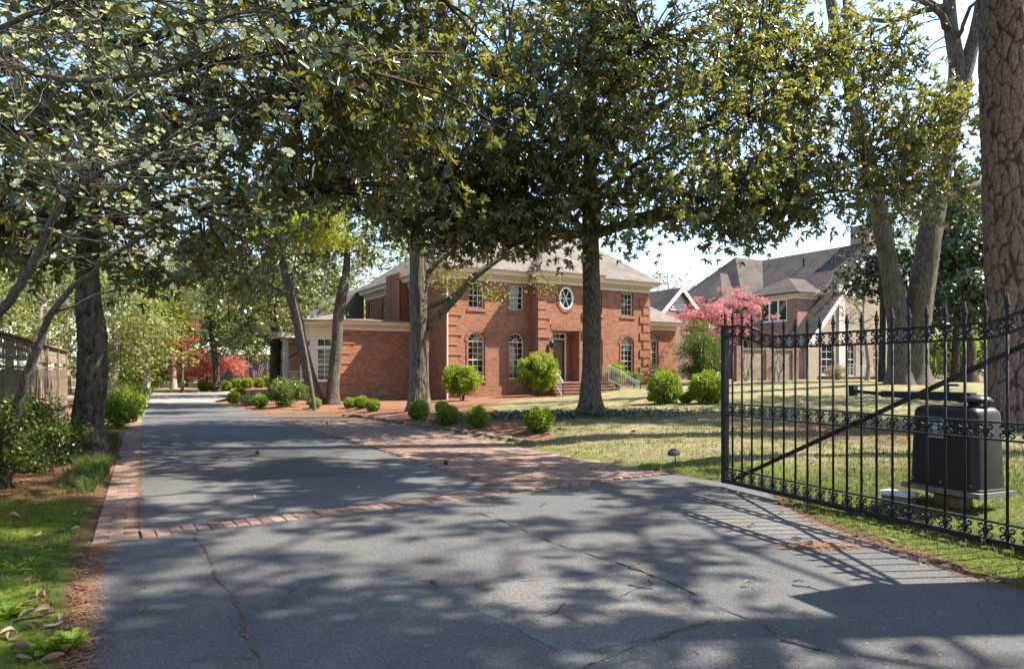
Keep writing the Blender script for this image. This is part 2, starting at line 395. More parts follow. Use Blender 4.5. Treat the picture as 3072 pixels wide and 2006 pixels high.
DRV = Vector((-.475, .880)).normalized(); NRM = Vector((DRV.y, -DRV.x))       # along the drive, to its right
A0 = Vector((-3.03, 5.535))                 # inner corner of border and cross row
R0 = Vector((-.157, 7.5))
C0 = A0 + Vector((.53, -.845)) * .30        # near edge of the cross row, left end
BW = .31                                    # border width
E = (Vector((2.0, 8.53)) - C0).normalized()
lfar = A0 + DRV * 46
poly_inner = [A0, R0, onbase(1356, 1421), onbase(1167, 1361), onbase(978, 1304), onbase(789, 1242), onbase(690, 1216), onbase(640, 1204),
              onbase(700, 1190), onbase(760, 1178), Vector((-14, 47)), Vector((-15.5, 50)), lfar]
apron_r = [onbase(*p) for p in ((1027, 1246), (1133, 1263), (1288, 1289), (1519, 1326), (1632, 1352), (1752, 1374), (1910, 1399))]
poly_apron = [R0 + Vector((.17, -.25)), Vector((2.0, 8.53))] + apron_r[::-1] + [onbase(978, 1234), onbase(880, 1234), onbase(789, 1242),
              onbase(978, 1304), onbase(1167, 1361), onbase(1356, 1421), R0]
poly_fore = [C0, C0 + E * ((R0 + Vector((.17, -.25)) - C0).dot(E)), Vector((2.0, 8.53)), Vector((2.42, 7.95)), Vector((2.72, 7.35)), Vector((2.62, 6.6)), Vector((2.59, 5.98)), Vector((2.68, 5.29)),
             Vector((2.83, 4.8)), Vector((2.87, 4.39)), Vector((3.02, 4.03)), Vector((3.3, 3.0)), Vector((4.4, 1.2)), Vector((9, -3)), Vector((9, -14)),
             Vector((-9, -14)), Vector((-6, -4)), Vector((-.4, .4)), Vector((-1.86, 2.97)), Vector((-2.55, 4.1)), Vector((-3.02, 5.05))]
poly_border = [A0, A0 + DRV * 14.3, A0 + DRV * 14.3 - NRM * BW, C0 - NRM * (BW + .02) - DRV * .02, C0]
poly_cross = [C0, C0 + E * ((R0 + Vector((.17, -.25)) - C0).dot(E)), R0, A0]
PAVE = [poly_inner, poly_apron, poly_fore, poly_border, poly_cross]
def inside(x, y, poly):
    x = np.asarray(x, float); y = np.asarray(y, float); c = np.zeros(np.broadcast(x, y).shape, bool); n = len(poly)
    for i in range(n):
        a, b = poly[i], poly[(i + 1) % n]
        if a[1] == b[1]: continue
        t = ((a[1] > y) != (b[1] > y)) & (x < (b[0] - a[0]) * (y - a[1]) / (b[1] - a[1]) + a[0]); c ^= t
    return c
def edged(x, y, poly):
    x = np.asarray(x, float); y = np.asarray(y, float); r = np.full(np.broadcast(x, y).shape, 1e9); n = len(poly)
    for i in range(n):
        a, b = poly[i], poly[(i + 1) % n]; dx, dy = b[0] - a[0], b[1] - a[1]
        t = np.clip(((x - a[0]) * dx + (y - a[1]) * dy) / (dx * dx + dy * dy + 1e-12), 0, 1)
        r = np.minimum(r, np.hypot(x - a[0] - t * dx, y - a[1] - t * dy))
    return r
def pave_sd(x, y):
    r = None
    for p in PAVE:
        d = edged(x, y, p); d = np.where(inside(x, y, p), -d, d); r = d if r is None else np.minimum(r, d)
    return r
def gz(x, y):
    sd = pave_sd(x, y); right = ((np.asarray(x) - A0.x) * NRM.x + (np.asarray(y) - A0.y) * NRM.y) > 1.5
    h = np.where(right, .13, .05) * sm(.02, 1.6, sd) * (1 - sm(24, 32, y)) + np.where(sd > .03, .012, -.03)
    return gbase(x, y) + h
def gzf(x, y): return float(gz(np.array([x]), np.array([y]))[0])
def G(px, py):
    p = onbase(px, py, lambda x, y: gzf(x, y)); return Vector((p.x, p.y, gzf(p.x, p.y)))

def axis(lo, hi, step, far):
    c = list(np.arange(lo, hi + 1e-6, step)); a, s = lo, step; left = []
    while a > -far: s *= 1.22; a -= s; left.append(a)
    b, s = hi, step; rt = []
    while b < far: s *= 1.13; b += s; rt.append(b)
    return np.array(left[::-1] + c + rt)
xs = axis(-9, 9, .14, 500); ys = axis(1.5, 17, .13, 900); ys = ys[ys > -60]
XX, YY = np.meshgrid(xs, ys); ZZ = gz(XX, YY); SD = pave_sd(XX, YY)
rng = np.random.default_rng(3)
bum = np.zeros_like(XX)
near = (XX > -14) & (XX < 16) & (YY > -2) & (YY < 32) & (SD > .02)
idx = np.argwhere(near)
for i, j in idx:
    x, y = XX[i, j], YY[i, j]
    bum[i, j] = .030 * noise.noise((x * 2.3, y * 2.3, 0)) + .018 * noise.noise((x * 7, y * 7, 3))
ZZ = ZZ + bum * sm(.0, .35, SD)
nx, ny = len(xs), len(ys)
gv = np.stack([XX, YY, ZZ], -1).reshape(-1, 3)
ii, jj = np.meshgrid(np.arange(nx - 1), np.arange(ny - 1)); q = (jj * nx + ii).ravel()
gf = np.stack([q, q + 1, q + nx + 1, q + nx], 1)
def fastmesh(name, v, f, mat, tint=None, attr='tint', smooth=False):
    me = bpy.data.meshes.new(name); v = np.asarray(v, np.float32); f = np.asarray(f, np.int32); k = f.shape[1]
    me.vertices.add(len(v)); me.vertices.foreach_set('co', v.ravel())
    me.loops.add(f.size); me.loops.foreach_set('vertex_index', f.ravel())
    me.polygons.add(len(f)); me.polygons.foreach_set('loop_start', np.arange(0, f.size, k, dtype=np.int32))
    if smooth: me.polygons.foreach_set('use_smooth', np.ones(len(f), bool))
    if tint is not None:
        if np.ndim(tint) == 1:
            a = me.attributes.new(attr, 'FLOAT', 'POINT'); a.data.foreach_set('value', np.asarray(tint, np.float32))
        else:
            a = me.attributes.new(attr, 'FLOAT_COLOR', 'POINT'); a.data.foreach_set('color', np.asarray(tint, np.float32).ravel())
    me.materials.append(mat); me.update(calc_edges=True); me.validate(); return me
# regions: R pine straw, G moss, B bare dirt and leaf litter
straw_poly = [onbase(*p) for p in ((1660, 1330), (1519, 1322), (1288, 1285), (1027, 1250), (880, 1248), (740, 1238), (640, 1212), (560, 1185), (560, 1150))] + \
             [Vector((-14, 60)), Vector((0, 50)), Vector((8, 42)), Vector((2.5, 33))] + [onbase(*p) for p in ((1440, 1228), (1560, 1262), (1640, 1300))]
lside = ((XX - A0.x) * NRM.x + (YY - A0.y) * NRM.y) < 0
rg = np.zeros(XX.shape + (4,), np.float32); rg[..., 3] = 1
w_straw = np.where(inside(XX, YY, straw_poly), 1.0, 0.0)
w_straw = np.maximum(w_straw, np.where(lside, sm(7.1, 7.9, YY) * (1 - .45 * sm(11, 15, YY)) * (1 - sm(3.5, 6, SD)), 0))
w_straw = np.maximum(w_straw, .62 * np.exp(-((XX - 6.2) ** 2 + (YY - 12.5) ** 2) / 9))
w_moss = np.where(lside, (1 - sm(6.9, 7.8, YY)) * (1 - .7 * sm(3, 6, SD)), np.exp(-(SD / 1.5) ** 2) * (1 - sm(8.6, 10.5, YY)) * np.where(XX > 1.2, .95, 0))
w_moss = np.maximum(w_moss, np.where(lside, 0, np.where((XX > 2.3) & (YY < 8.2), .62 * (1 - sm(6, 9, XX)), 0)))
w_moss = np.maximum(w_moss, np.where(~lside & (YY > 9) & (YY < 13), .5 * np.exp(-(SD / .5) ** 2), 0))
w_dirt = np.where(YY < 9, np.exp(-(SD / .17) ** 2) * .85, np.exp(-(SD / .12) ** 2) * .5)
w_dirt = np.maximum(w_dirt, np.where(YY > 55, .55, 0))
rg[..., 0] = w_straw; rg[..., 1] = w_moss; rg[..., 2] = w_dirt
ground = obj('ground', fastmesh('ground', gv, gf, M['ground'], rg.reshape(-1, 4), 'region', True))
struct(ground, 'mossy lawn, pine straw beds and bare ground')

def sheet(name, poly, off, mat, parent=None, skirt=.03, step=.8):
    bm = bmesh.new(); vs_ = [bm.verts.new((p[0], p[1], 0)) for p in poly]; bm.faces.new(vs_)
    bmesh.ops.triangulate(bm, faces=bm.faces)
    for ax in (0, 1):
        lo = min(p[ax] for p in poly); hi = max(p[ax] for p in poly)
        k = math.ceil(lo / step) * step
        while k < hi:
            no = (1, 0, 0) if ax == 0 else (0, 1, 0); co = (k, 0, 0) if ax == 0 else (0, k, 0)
            bmesh.ops.bisect_plane(bm, geom=bm.verts[:] + bm.edges[:] + bm.faces[:], plane_co=co, plane_no=no); k += step
    bm.normal_update()
    for f in bm.faces:
        if f.normal.z < 0: f.normal_flip()
    ed = [e for e in bm.edges if len(e.link_faces) == 1]
    r = bmesh.ops.extrude_edge_only(bm, edges=ed)
    low = {g for g in r['geom'] if isinstance(g, bmesh.types.BMVert)}
    for v in bm.verts: v.co.z = float(gbase(v.co.x, v.co.y)) + off - (skirt if v in low else 0)
    me = bpy.data.meshes.new(name); bm.to_mesh(me); bm.free(); me.materials.append(mat)
    return obj(name, me, parent)
drive_in = struct(sheet('driveway', poly_inner, 0, M['asphalt']), 'long asphalt driveway beyond the brick cross row')
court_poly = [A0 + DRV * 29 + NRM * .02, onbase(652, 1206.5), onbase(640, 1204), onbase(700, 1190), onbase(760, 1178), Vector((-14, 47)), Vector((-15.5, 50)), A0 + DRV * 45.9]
court = struct(sheet('parking_court', court_poly, .008, plain('pale_court', (.21, .195, .17), .9, .15, scale=1.5, var=.12)), 'pale court at the far end of the driveway')  # paler sheet laid just over the far end of the asphalt
drive_fore = struct(sheet('driveway_apron', poly_fore, .002, M['asphalt']), 'cracked asphalt forecourt at the gate')
apron = struct(sheet('brick_paving', poly_apron, -.012, M['bed']), 'herringbone brick paving beside the driveway')
border = struct(sheet('brick_border', poly_border, -.012, M['bed']), 'brick edging along the left of the driveway')
cross = struct(sheet('brick_cross_row', poly_cross, -.012, M['bed']), 'row of bricks across the driveway')

# bricks: a shared chamfered block, laid one by one
def brickmesh(name, l, w, h=.05):
    a, b, c = l / 2, w / 2, .005
    v = [(-a, -b, -h), (a, -b, -h), (a, b, -h), (-a, b, -h), (-a, -b, -c), (a, -b, -c), (a, b, -c), (-a, b, -c),
         (-a + c, -b + c, 0), (a - c, -b + c, 0), (a - c, b - c, 0), (-a + c, b - c, 0)]
    f = [(0, 1, 5, 4), (1, 2, 6, 5), (2, 3, 7, 6), (3, 0, 4, 7), (4, 5, 9, 8), (5, 6, 10, 9), (6, 7, 11, 10), (7, 4, 8, 11), (8, 9, 10, 11)]
    return newmesh(name, v, f, M['paver'], fix=False)
BR = {'full': brickmesh('brick', .203, .0985), 'half': brickmesh('brick_half', .0985, .0985), 'long': brickmesh('brick_long', .268, .0965)}
rb = random.Random(5)
def lay(parent, spots, limit=295):
    """spots: (x, y, angle, kind); the nearest as objects, the rest as one mesh"""
    spots = sorted(spots, key=lambda s: s[0] ** 2 + s[1] ** 2); rest = MB()
    for i, (x, y, a, k) in enumerate(spots):
        z = float(gbase(x, y)) + .004 + rb.uniform(-.003, .004); a += rb.gauss(0, .018)
        x += rb.gauss(0, .0015); y += rb.gauss(0, .0015); tx, ty = rb.gauss(0, .012), rb.gauss(0, .008)
        if i < limit: obj('brick', BR[k], parent, (x, y, z), (tx, ty, a))
        else:
            m = Matrix.Translation((x, y, z)) @ Matrix.Rotation(a, 4, 'Z')
            rest.add([m @ v.co for v in BR[k].vertices], [tuple(p.vertices) for p in BR[k].polygons])
    if rest.v:
        o = rest.build('bricks_beyond', M['paver'], parent, fix=False); o['kind'] = 'stuff'
da = math.atan2(DRV.y, DRV.x); na = math.atan2(NRM.y, NRM.x)
sp = []
for i in range(int(14.2 / .104)):
    c = A0 + DRV * (i * .104 - .26)
    if i % 2: sp += [(*(c - NRM * .104), na, 'full'), (*(c - NRM * .257), na, 'half')]
    else: sp += [(*(c - NRM * .052), na, 'half'), (*(c - NRM * .206), na, 'full')]
lay(border, sp)
ea = math.atan2(E.y, E.x); cl = (poly_cross[1] - C0).length; mid = (A0 - C0) / 2
lay(cross, [(*(C0 + E * (.06 + i * .1005) + mid), ea + math.pi / 2 + .0, 'long') for i in range(int(cl / .1005))])
sp = []; cell = .1035; ha = da + R(45)
inset = .075
us, vs2 = [], []
ca, sa = math.cos(ha), math.sin(ha)
cand = []
for i in range(-120, 121):
    for j in range(-60, 181):
        t = (i - j) % 4
        if t == 0: u, v, a = i + 1, j + .5, ha
        elif t == 3: u, v, a = i + .5, j + 1, ha + math.pi / 2
        else: continue
        u *= cell; v *= cell
        cand.append((-1 + u * ca - v * sa, 12 + u * sa + v * ca, a))
ca_ = np.array([(c[0], c[1]) for c in cand])
ok = inside(ca_[:, 0], ca_[:, 1], poly_apron) & (edged(ca_[:, 0], ca_[:, 1], poly_apron) > inset)
sp = [(*cand[k][:2], cand[k][2], 'full') for k in np.flatnonzero(ok)]
lay(apron, sp)

# cracks: ragged strips of dirt that fill the splits in the asphalt
def crack(pts, w, mat, seed, parent=drive_fore, zoff=.006):
    r = random.Random(seed); P2 = [onbase(*p) for p in pts]; out = []
    for a, b in zip(P2[:-1], P2[1:]):
        n = max(2, int((b - a).length / .045))
        for k in range(n): out.append(a.lerp(b, k / n))
    mb = MB(); vs_ = []; ph = r.uniform(0, 99)
    for i, p in enumerate(out):
        d = (out[min(i + 1, len(out) - 1)] - out[max(i - 1, 0)]).normalized(); nn = Vector((d.y, -d.x))
        off = .045 * noise.noise((i * .13, ph, 0)) + .018 * noise.noise((i * .7, ph, 2)); ww = w * .75 * max(.06, .55 + 2.0 * noise.noise((i * .37, ph, 5)))
        c = p + nn * off
        for s in (-1, 1):
            q = c + nn * ww * s * r.uniform(.6, 1.2); vs_.append((q.x, q.y, float(gbase(q.x, q.y)) + zoff))
    mb.add(vs_, [(2*i, 2*i+1, 2*i+3, 2*i+2) for i in range(len(out) - 1)])
    o = mb.build('crack', mat, parent, fix=False)
    return o
crack([(588, 1602), (618, 1650), (655, 1730), (700, 1812), (742, 1890), (770, 1945), (806, 2006)], .016, M['crack'], 1)
crack([(1440, 1540), (1500, 1562), (1600, 1606), (1690, 1640), (1790, 1672), (1895, 1702), (2000, 1745), (2090, 1785), (2140, 1812)], .012, M['crackdark'], 2)
crack([(1600, 1606), (1690, 1640), (1790, 1672), (1895, 1702)], .008, M['crack'], 12)
crack([(1900, 1706), (2000, 1748), (2090, 1787), (2140, 1812), (2152, 1835), (2150, 1855), (2090, 1876), (2020, 1898), (1900, 1936), (1800, 1972), (1715, 2006)], .009, M['crack'], 3)
crack([(1895, 1702), (1950, 1682), (2010, 1674), (2100, 1664), (2200, 1656)], .007, M['crack'], 4)
crack([(2150, 1815), (2200, 1835), (2290, 1880), (2350, 1925), (2440, 1955), (2540, 1985), (2620, 2006)], .006, M['crackdark'], 5)
crack([(2340, 1925), (2420, 1940), (2500, 1958), (2600, 1990)], .010, M['crackdark'], 6)
crack([(1560, 1745), (1650, 1735), (1760, 1724), (1880, 1712)], .006, M['crackdark'], 7)
crack([(1510, 1885), (1580, 1862), (1660, 1838), (1700, 1800)], .005, M['crackdark'], 8)
crack([(1860, 1790), (1910, 1772), (1960, 1755), (1930, 1730)], .012, M['crackdark'], 9)
crack([(1880, 1757), (1930, 1770), (1990, 1768)], .014, M['crackdark'], 10)
crack([(1690, 1850), (1760, 1870), (1820, 1900), (1860, 1930)], .004, M['crackdark'], 13)
crack([(640, 1446), (760, 1437), (900, 1430), (1010, 1422), (1110, 1416)], .008, M['crackdark'], 11, drive_in, .004)
crack([(1010, 1368), (1050, 1385), (1090, 1400)], .008, M['crackdark'], 14, drive_in, .004)
crack([(430, 1362), (560, 1356), (700, 1348)], .01, M['crackdark'], 15, drive_in, .004)

sheet('asphalt_patch', [onbase(*p) for p in ((1500, 1752), (1580, 1738), (1690, 1724), (1890, 1709), (1960, 1733), (2050, 1772), (2128, 1812), (2146, 1848), (2040, 1886), (1950, 1912), (1860, 1935), (1700, 1962), (1600, 1915), (1520, 1870), (1430, 1832), (1450, 1790))], .0045, M['asphalt_patch'], drive_fore, .002)
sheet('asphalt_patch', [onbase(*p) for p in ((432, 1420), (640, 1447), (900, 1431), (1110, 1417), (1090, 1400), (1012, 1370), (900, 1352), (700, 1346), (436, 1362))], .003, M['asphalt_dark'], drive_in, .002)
# brick walk in front of the house and stone edging of the bed
walk_poly = [onbase(*p) for p in ((1480, 1230), (1480, 1222), (1640, 1212), (1760, 1203), (1810, 1192), (1930, 1186), (1965, 1196), (2060, 1200), (2060, 1212), (1900, 1214), (1740, 1222), (1600, 1228))]
walk = sheet('brick_walk', walk_poly, .03, M['paver'], None, .06); struct(walk, 'pinkish brick walk leading to the front steps')
edge = [(1027, 1247), (1080, 1252), (1133, 1260), (1205, 1271), (1288, 1285), (1390, 1300), (1519, 1322), (1590, 1336)]
eg = [onbase(*p) for p in edge]; L = 0; k = 0
rs = random.Random(11)
def stonemesh(seed):
    bm = bmesh.new(); bmesh.ops.create_icosphere(bm, subdivisions=2, radius=1)
    for v in bm.verts:
        n_ = noise.noise(v.co * 1.3 + Vector((seed * 7, 0, 0))) * .35 + noise.noise(v.co * 3 + Vector((0, seed, 0))) * .12
        v.co *= 1 + n_; v.co.x = max(-.8, min(.8, v.co.x)); v.co.z = max(-.6, min(.5, v.co.z))
    me = bpy.data.meshes.new('edging_stone'); bm.to_mesh(me); bm.free(); me.materials.append(M['stone']); return me
SM = [stonemesh(s) for s in range(5)]
for a, b in zip(eg[:-1], eg[1:]):
    n = max(1, round((b - a).length / .42)); ang = math.atan2((b - a).y, (b - a).x)
    for t in range(n):
        c = a.lerp(b, (t + .5) / n)
        o = obj('edging_stone', SM[k % 5], None, (c.x + .07, c.y + .05, gzf(c.x + .07, c.y + .05) - .012), (rs.uniform(-.1, .1), rs.uniform(-.1, .1), ang + rs.uniform(-.25, .25)),
                (.22 + rs.uniform(-.03, .06), .13, .11 + rs.uniform(-.02, .03)))
        tag(o, 'rough mossy fieldstone edging the pine straw bed beside the brick paving', 'stone', 'edging stones along the pine straw bed'); k += 1
# ---------------------------------------------------------------- the brick house
HA = math.atan2(.503, .864)
house = thing('brick_house', 'two storey red brick house with white arched windows, quoins and a grey hip roof', 'house', (-3.17, 34, -.2), HA)
def rect(x0, x1, y0, y1): return [(x0, y0), (x1, y0), (x1, y1), (x0, y1)]
def archpoly(cx, w, y0, ytop, n=14):
    r = w / 2; ys_ = ytop - r
    return [(cx - r, y0), (cx + r, y0)] + [(cx + r * math.cos(math.pi * k / n), ys_ + r * math.sin(math.pi * k / n)) for k in range(n + 1)]
def ell(cx, cy, rx, ry, n=28): return [(cx + rx * math.cos(2 * math.pi * k / n), cy + ry * math.sin(2 * math.pi * k / n)) for k in range(n)]
def wall(parent, org, yaw, outline, holes=(), mat='brick', thick=.25, name='wall'):
    mb = MB().prism(outline, holes, -thick, 0)
    return mb.build(name, M[mat], parent, org, (R(90), 0, yaw))
PANE = {}
def pane(parent, x, y, w, h, z):
    key = (round(w, 3), round(h, 3))
    if key not in PANE:
        PANE[key] = MB().box(0, w, 0, h, -.006, .006).mesh('pane', M['glass'])
    return obj('pane', PANE[key], parent, (x, y, z))
def sash(parent, org, yaw, w, y0, y1, arch=False, cols=3, rows=(2, 2), recess=.13, trim='cream', fr=.07, curtain=False):
    """window whose local frame is the wall plane; org is the bottom centre on the wall face"""
    h = y1 - y0
    outer = archpoly(0, w, 0, h) if arch else rect(-w/2, w/2, 0, h)
    wi = w - 2 * fr
    inner = archpoly(0, wi, fr, h - fr) if arch else rect(-wi/2, wi/2, fr, h - fr)
    win = MB().prism(outer, [inner], -.07, 0).build('window', M[trim], parent, (org[0], org[1], org[2] + y0), (R(90), 0, yaw))
    d = Matrix.Rotation(yaw, 4, 'Z') @ Vector((0, 1, 0)); win.location = win.location + d * recess
    top = h - fr - wi / 2 if arch else h - fr
    bars = MB(); b = .022
    tot = sum(rows); cw = wi / cols; ch = (top - fr) / tot
    for i in range(1, cols): bars.box(-wi/2 + i*cw - b/2, -wi/2 + i*cw + b/2, fr, top, -.045, -.02)
    for j in range(1, tot):
        t = .05 if j == rows[0] else b
        bars.box(-wi/2, wi/2, fr + j*ch - t/2, fr + j*ch + t/2, -.05, -.012)
    if arch:
        bars.box(-wi/2, wi/2, top - .035, top + .035, -.055, -.008)
        for k in range(1, 5):
            a = math.pi * k / 5
            bars.bar((.06 * math.cos(a), top + .06 * math.sin(a), -.035), (wi/2 * math.cos(a), top + wi/2 * math.sin(a), -.035), b, .03, (0, 0, 1))
        bars.tube([(.16 * math.cos(math.pi*k/8), top + .035 + .16 * math.sin(math.pi*k/8), -.035) for k in range(9)], .014, 5)
    bars.build('muntin', M[trim], win)
    for i in range(cols):
        for j in range(tot): pane(win, -wi/2 + i*cw + b/2, fr + j*ch + b/2, cw - b, ch - b, -.04)
    if arch:
        MB().prism([(0, top)] + [(wi/2*math.cos(math.pi*k/12), top + wi/2*math.sin(math.pi*k/12)) for k in range(13)], [], -.046, -.036).build('fan_pane', M['glass'], win)
    MB().box(-w/2 - .04, w/2 + .04, -.06, .0, -.07, .05).build('sill', M[trim], win)
    if curtain: MB().box(-wi/2, -wi/6, fr, h * .55, -.0355, -.0345).build('curtain', M['curtain'], win)
    return win
def archring(parent, org, yaw, w, y0, ytop):
    o1 = archpoly(0, w + .24, y0, ytop + .12); i1 = archpoly(0, w + .005, y0, ytop)
    r = MB()
    ys_ = ytop - w/2
    n = 15
    for k in range(n):
        a0, a1 = math.pi*k/n + .02, math.pi*(k+1)/n - .02; ri, ro = w/2, w/2 + .2
        r.prism([(ri*math.cos(a0), ys_+ri*math.sin(a0)), (ro*math.cos(a0), ys_+ro*math.sin(a0)), (ro*math.cos(a1), ys_+ro*math.sin(a1)), (ri*math.cos(a1), ys_+ri*math.sin(a1))], [], .0, .03)
    for s in (-1, 1): r.box(min(s*w/2, s*(w/2+.11)), max(s*w/2, s*(w/2+.11)), y0, ys_, 0, .03)
    return r.build('arch_surround', M['brick'], parent, org, (R(90), 0, yaw))
def quoins(parent, corner, yaw, side, z0, z1, first=0):
    """side +1: blocks run along +x of the wall from the corner"""
    z = z1 - .52; k = first
    while z > z0:
        w = .74 if k % 2 == 0 else .5
        x0, x1 = (-.045, w) if side > 0 else (-w, .045)
        MB().box(x0, x1, 0, .43, -.02, .05).build('quoin', M['brick'], parent, (corner[0], corner[1], z), (R(90), 0, yaw))
        z -= .5; k += 1
H2 = 6.07; HB = -.5
wl_ = [(1.584, 4.66, 5.99, .9), (3.954, 4.66, 5.99, .9)]
AW, AY0, AY1 = .96, 1.02, 3.46
def front(s0, s1, t, wins, arches, extra=()):
    holes = [rect(c - s0 - w/2, c - s0 + w/2, a, b) for c, a, b, w in wins] + [archpoly(c - s0, AW, AY0, AY1) for c in arches] + list(extra)
    wall(house, (s0, t, 0), 0, rect(0, s1 - s0, HB, H2), holes)
    for k, (c, a, b, w) in enumerate(wins):
        sash(house, (c, t, 0), 0, w, a, b, False, 3, (2, 2), curtain=(k == 1))
        MB().box(-w/2 - .1, w/2 + .1, a - .17, a - .06, -.1, .05).build('brick_sill', M['brick'], house, (c, t, 0), (R(90), 0, 0))
    for c in arches:
        sash(house, (c, t, 0), 0, AW, AY0, AY1, True, 3, (3, 3)); archring(house, (c, t, 0), 0, AW, AY0, AY1)
        MB().box(-AW/2 - .1, AW/2 + .1, AY0 - .17, AY0 - .06, -.1, .05).build('brick_sill', M['brick'], house, (c, t, 0), (R(90), 0, 0))
BAY0, BAY1, BP = 4.78, 8.32, .82
W_, D_ = 13.1, 13.0
front(0, BAY0, 0, wl_, (1.584, 3.954))
front(BAY1, W_, 0, [(9.15, 4.66, 5.99, .9), (11.45, 4.66, 5.99, .9)], (9.15, 11.45))
# bay front: oval window and recessed door
bw = BAY1 - BAY0; bc = bw / 2
DW, D0, D1 = 1.75, .88, 3.62
wall(house, (BAY0, -BP, 0), 0, rect(0, bw, HB, H2), [ell(bc, 5.35, .46, .60), rect(bc - DW/2, bc + DW/2, D0, D1)])
wall(house, (BAY0, 0, 0), R(-90), rect(0, BP - .25, HB, H2)); wall(house, (BAY1, -BP + .25, 0), R(90), rect(0, BP - .25, HB, H2))
for s, side, f in ((BAY0, 1, 0), (BAY1, -1, 0)): quoins(house, (s, -BP, 0), 0, side, 3.0, H2 - .35, f)
quoins(house, (0, 0, 0), 0, 1, .2, H2 - .3); quoins(house, (W_, 0, 0), 0, -1, .6, H2 - .3)
ow = MB().prism(ell(0, 0, .46, .60), [ell(0, 0, .38, .52)], -.1, .03).build('window', M['white'], house, (BAY0 + bc, -BP, 5.35), (R(90), 0, 0))
b = MB()
for a in (0, 60, 120): b.bar((-.4 * math.cos(R(a)), -.53 * math.sin(R(a)), -.05), (.4 * math.cos(R(a)), .53 * math.sin(R(a)), -.05), .035, .03, (0, 0, 1))
b.build('muntin', M['white'], ow); MB().prism(ell(0, 0, .39, .53), [], -.08, -.07).build('pane', M['glass'], ow)
b = MB(); n = 26
for k in range(n):
    a0, a1 = 2*math.pi*k/n + .02, 2*math.pi*(k+1)/n - .02
    b.prism([(.46*math.cos(a0), .6*math.sin(a0)), (.62*math.cos(a0), .77*math.sin(a0)), (.62*math.cos(a1), .77*math.sin(a1)), (.46*math.cos(a1), .6*math.sin(a1))], [], 0, .03)
b.build('brick_ring', M['brick'], ow)
# door recess
dc = BAY0 + bc; ry = -BP + .95
wall(house, (dc - DW/2, ry, 0), 0, rect(0, DW, D0, D1), name='recess_wall', thick=.1)
wall(house, (dc - DW/2, -BP + .25, 0), R(90), rect(0, .7, D0, D1), name='recess_wall', thick=.1)
wall(house, (dc + DW/2, ry, 0), R(-90), rect(0, .7, D0, D1), name='recess_wall', thick=.1)
MB().box(dc - DW/2, dc + DW/2, -BP, ry, D1 - .001, D1 + .08).build('recess_ceiling', M['cream'], house)
door = MB().box(-.62, -.5, 0, 2.28, 0, .07).box(.5, .62, 0, 2.28, 0, .07).box(-.5, .5, 2.18, 2.28, 0, .07).build('door', M['door_dark'], house, (dc - .12, ry, D0), (R(90), 0, 0))
pn = MB().box(-.5, .5, .02, 2.18, 0, .04)
for x0, x1 in ((-.42, -.22), (-.16, .02), (.06, .22), (.27, .42)): pn.box(x0, x1, .15, 1.0, .04, .055).box(x0, x1, 1.1, 2.08, .04, .055)
pn.build('door_leaf', M['door'], door)
MB().lathe([(.0, 0), (.02, 0), (.03, .02), (.02, .05), (0, .055)], 8).build('handle', M['iron'], door, (.43, 1.0, .06))
tw = MB().prism(rect(-.74, .74, 2.28, 2.66), [rect(-.62, .62, 2.36, 2.58)], 0, .08).build('transom', M['cream'], house, (dc - .12, ry, D0), (R(90), 0, 0))
for i in range(4): pane(tw, -.62 + i*.31 + .015, 2.36, .28, .22, .03)
b = MB()
for i in range(1, 4): b.box(-.62 + i*.31 - .015, -.62 + i*.31 + .015, 2.36, 2.58, .03, .06)
b.build('muntin', M['cream'], tw)
for s in (-1, 1): MB().box(-.06, .06, 0, 2.3, 0, .07).build('door_trim', M['cream'], house, (dc - .12 + s*.68, ry, D0), (R(90), 0, 0))
b = MB()
for k in range(20): b.box(-.98 + k*.1, -.98 + k*.1 + .085, 0, .34, 0, .03)
b.build('door_lintel', M['brick'], house, (dc, -BP, D1), (R(90), 0, 0))
# side and rear walls
wall(house, (0, D_, 0), R(-90), rect(0, D_ - .25, HB, H2), [rect(D_ - t - .4, D_ - t + .4, 4.5, 5.9) for t in (9.4, 12.0)])
for t in (9.4, 12.0): sash(house, (0, t, 0), R(-90), .8, 4.5, 5.9, False, 3, (2, 2))
wall(house, (W_, .25, 0), R(90), rect(0, D_ - .25, HB, H2)); wall(house, (W_, D_, 0), R(180), rect(.25, W_ - .25, HB, H2))
MB().box(-.55, -.002, 5.3, 7.5, HB, 7.0).build('chimney', M['brick'], house)
MB().tube([(-.1, -.07, -.1), (-.1, -.07, H2 + .1)], .05, 8).build('downspout', M['cream'], house)
# cornices with dentils
def cornice(path, z, hgt, out, closed=False, name='cornice', parent=house, mat='cream'):
    k = hgt / .53; o = out / .5
    prof = [(-.05, z), (.03, z), (.03, z + .2*k), (.09*o, z + .22*k), (.1*o, z + .3*k), (.4*o, z + .33*k), (.44*o, z + .44*k), (.5*o, z + .5*k), (.5*o, z + .53*k), (-.05, z + .53*k)]
    mb = MB().sweep(path, prof, closed)
    for a, c in zip(path[:-1], path[1:]):
        a = Vector(a); c = Vector(c); d = c - a; L_ = d.length; d.normalize(); nn = Vector((d.y, -d.x)); m_ = int(L_ / .13)
        for i in range(m_):
            p = a + d * (i + .5) * L_ / m_ + nn * .05
            m4 = Matrix.Translation((p.x, p.y, z + .13*k)) @ Matrix.Rotation(math.atan2(d.y, d.x), 4, 'Z')
            mb.box(-.032, .032, -.035, .035, 0, .072*k, m4)
    return mb.build(name, M[mat], parent)
cornice([(0, D_), (0, 0), (BAY0, 0), (BAY0, -BP), (BAY1, -BP), (BAY1, 0), (W_, 0), (W_, D_)], H2, .53, .5)
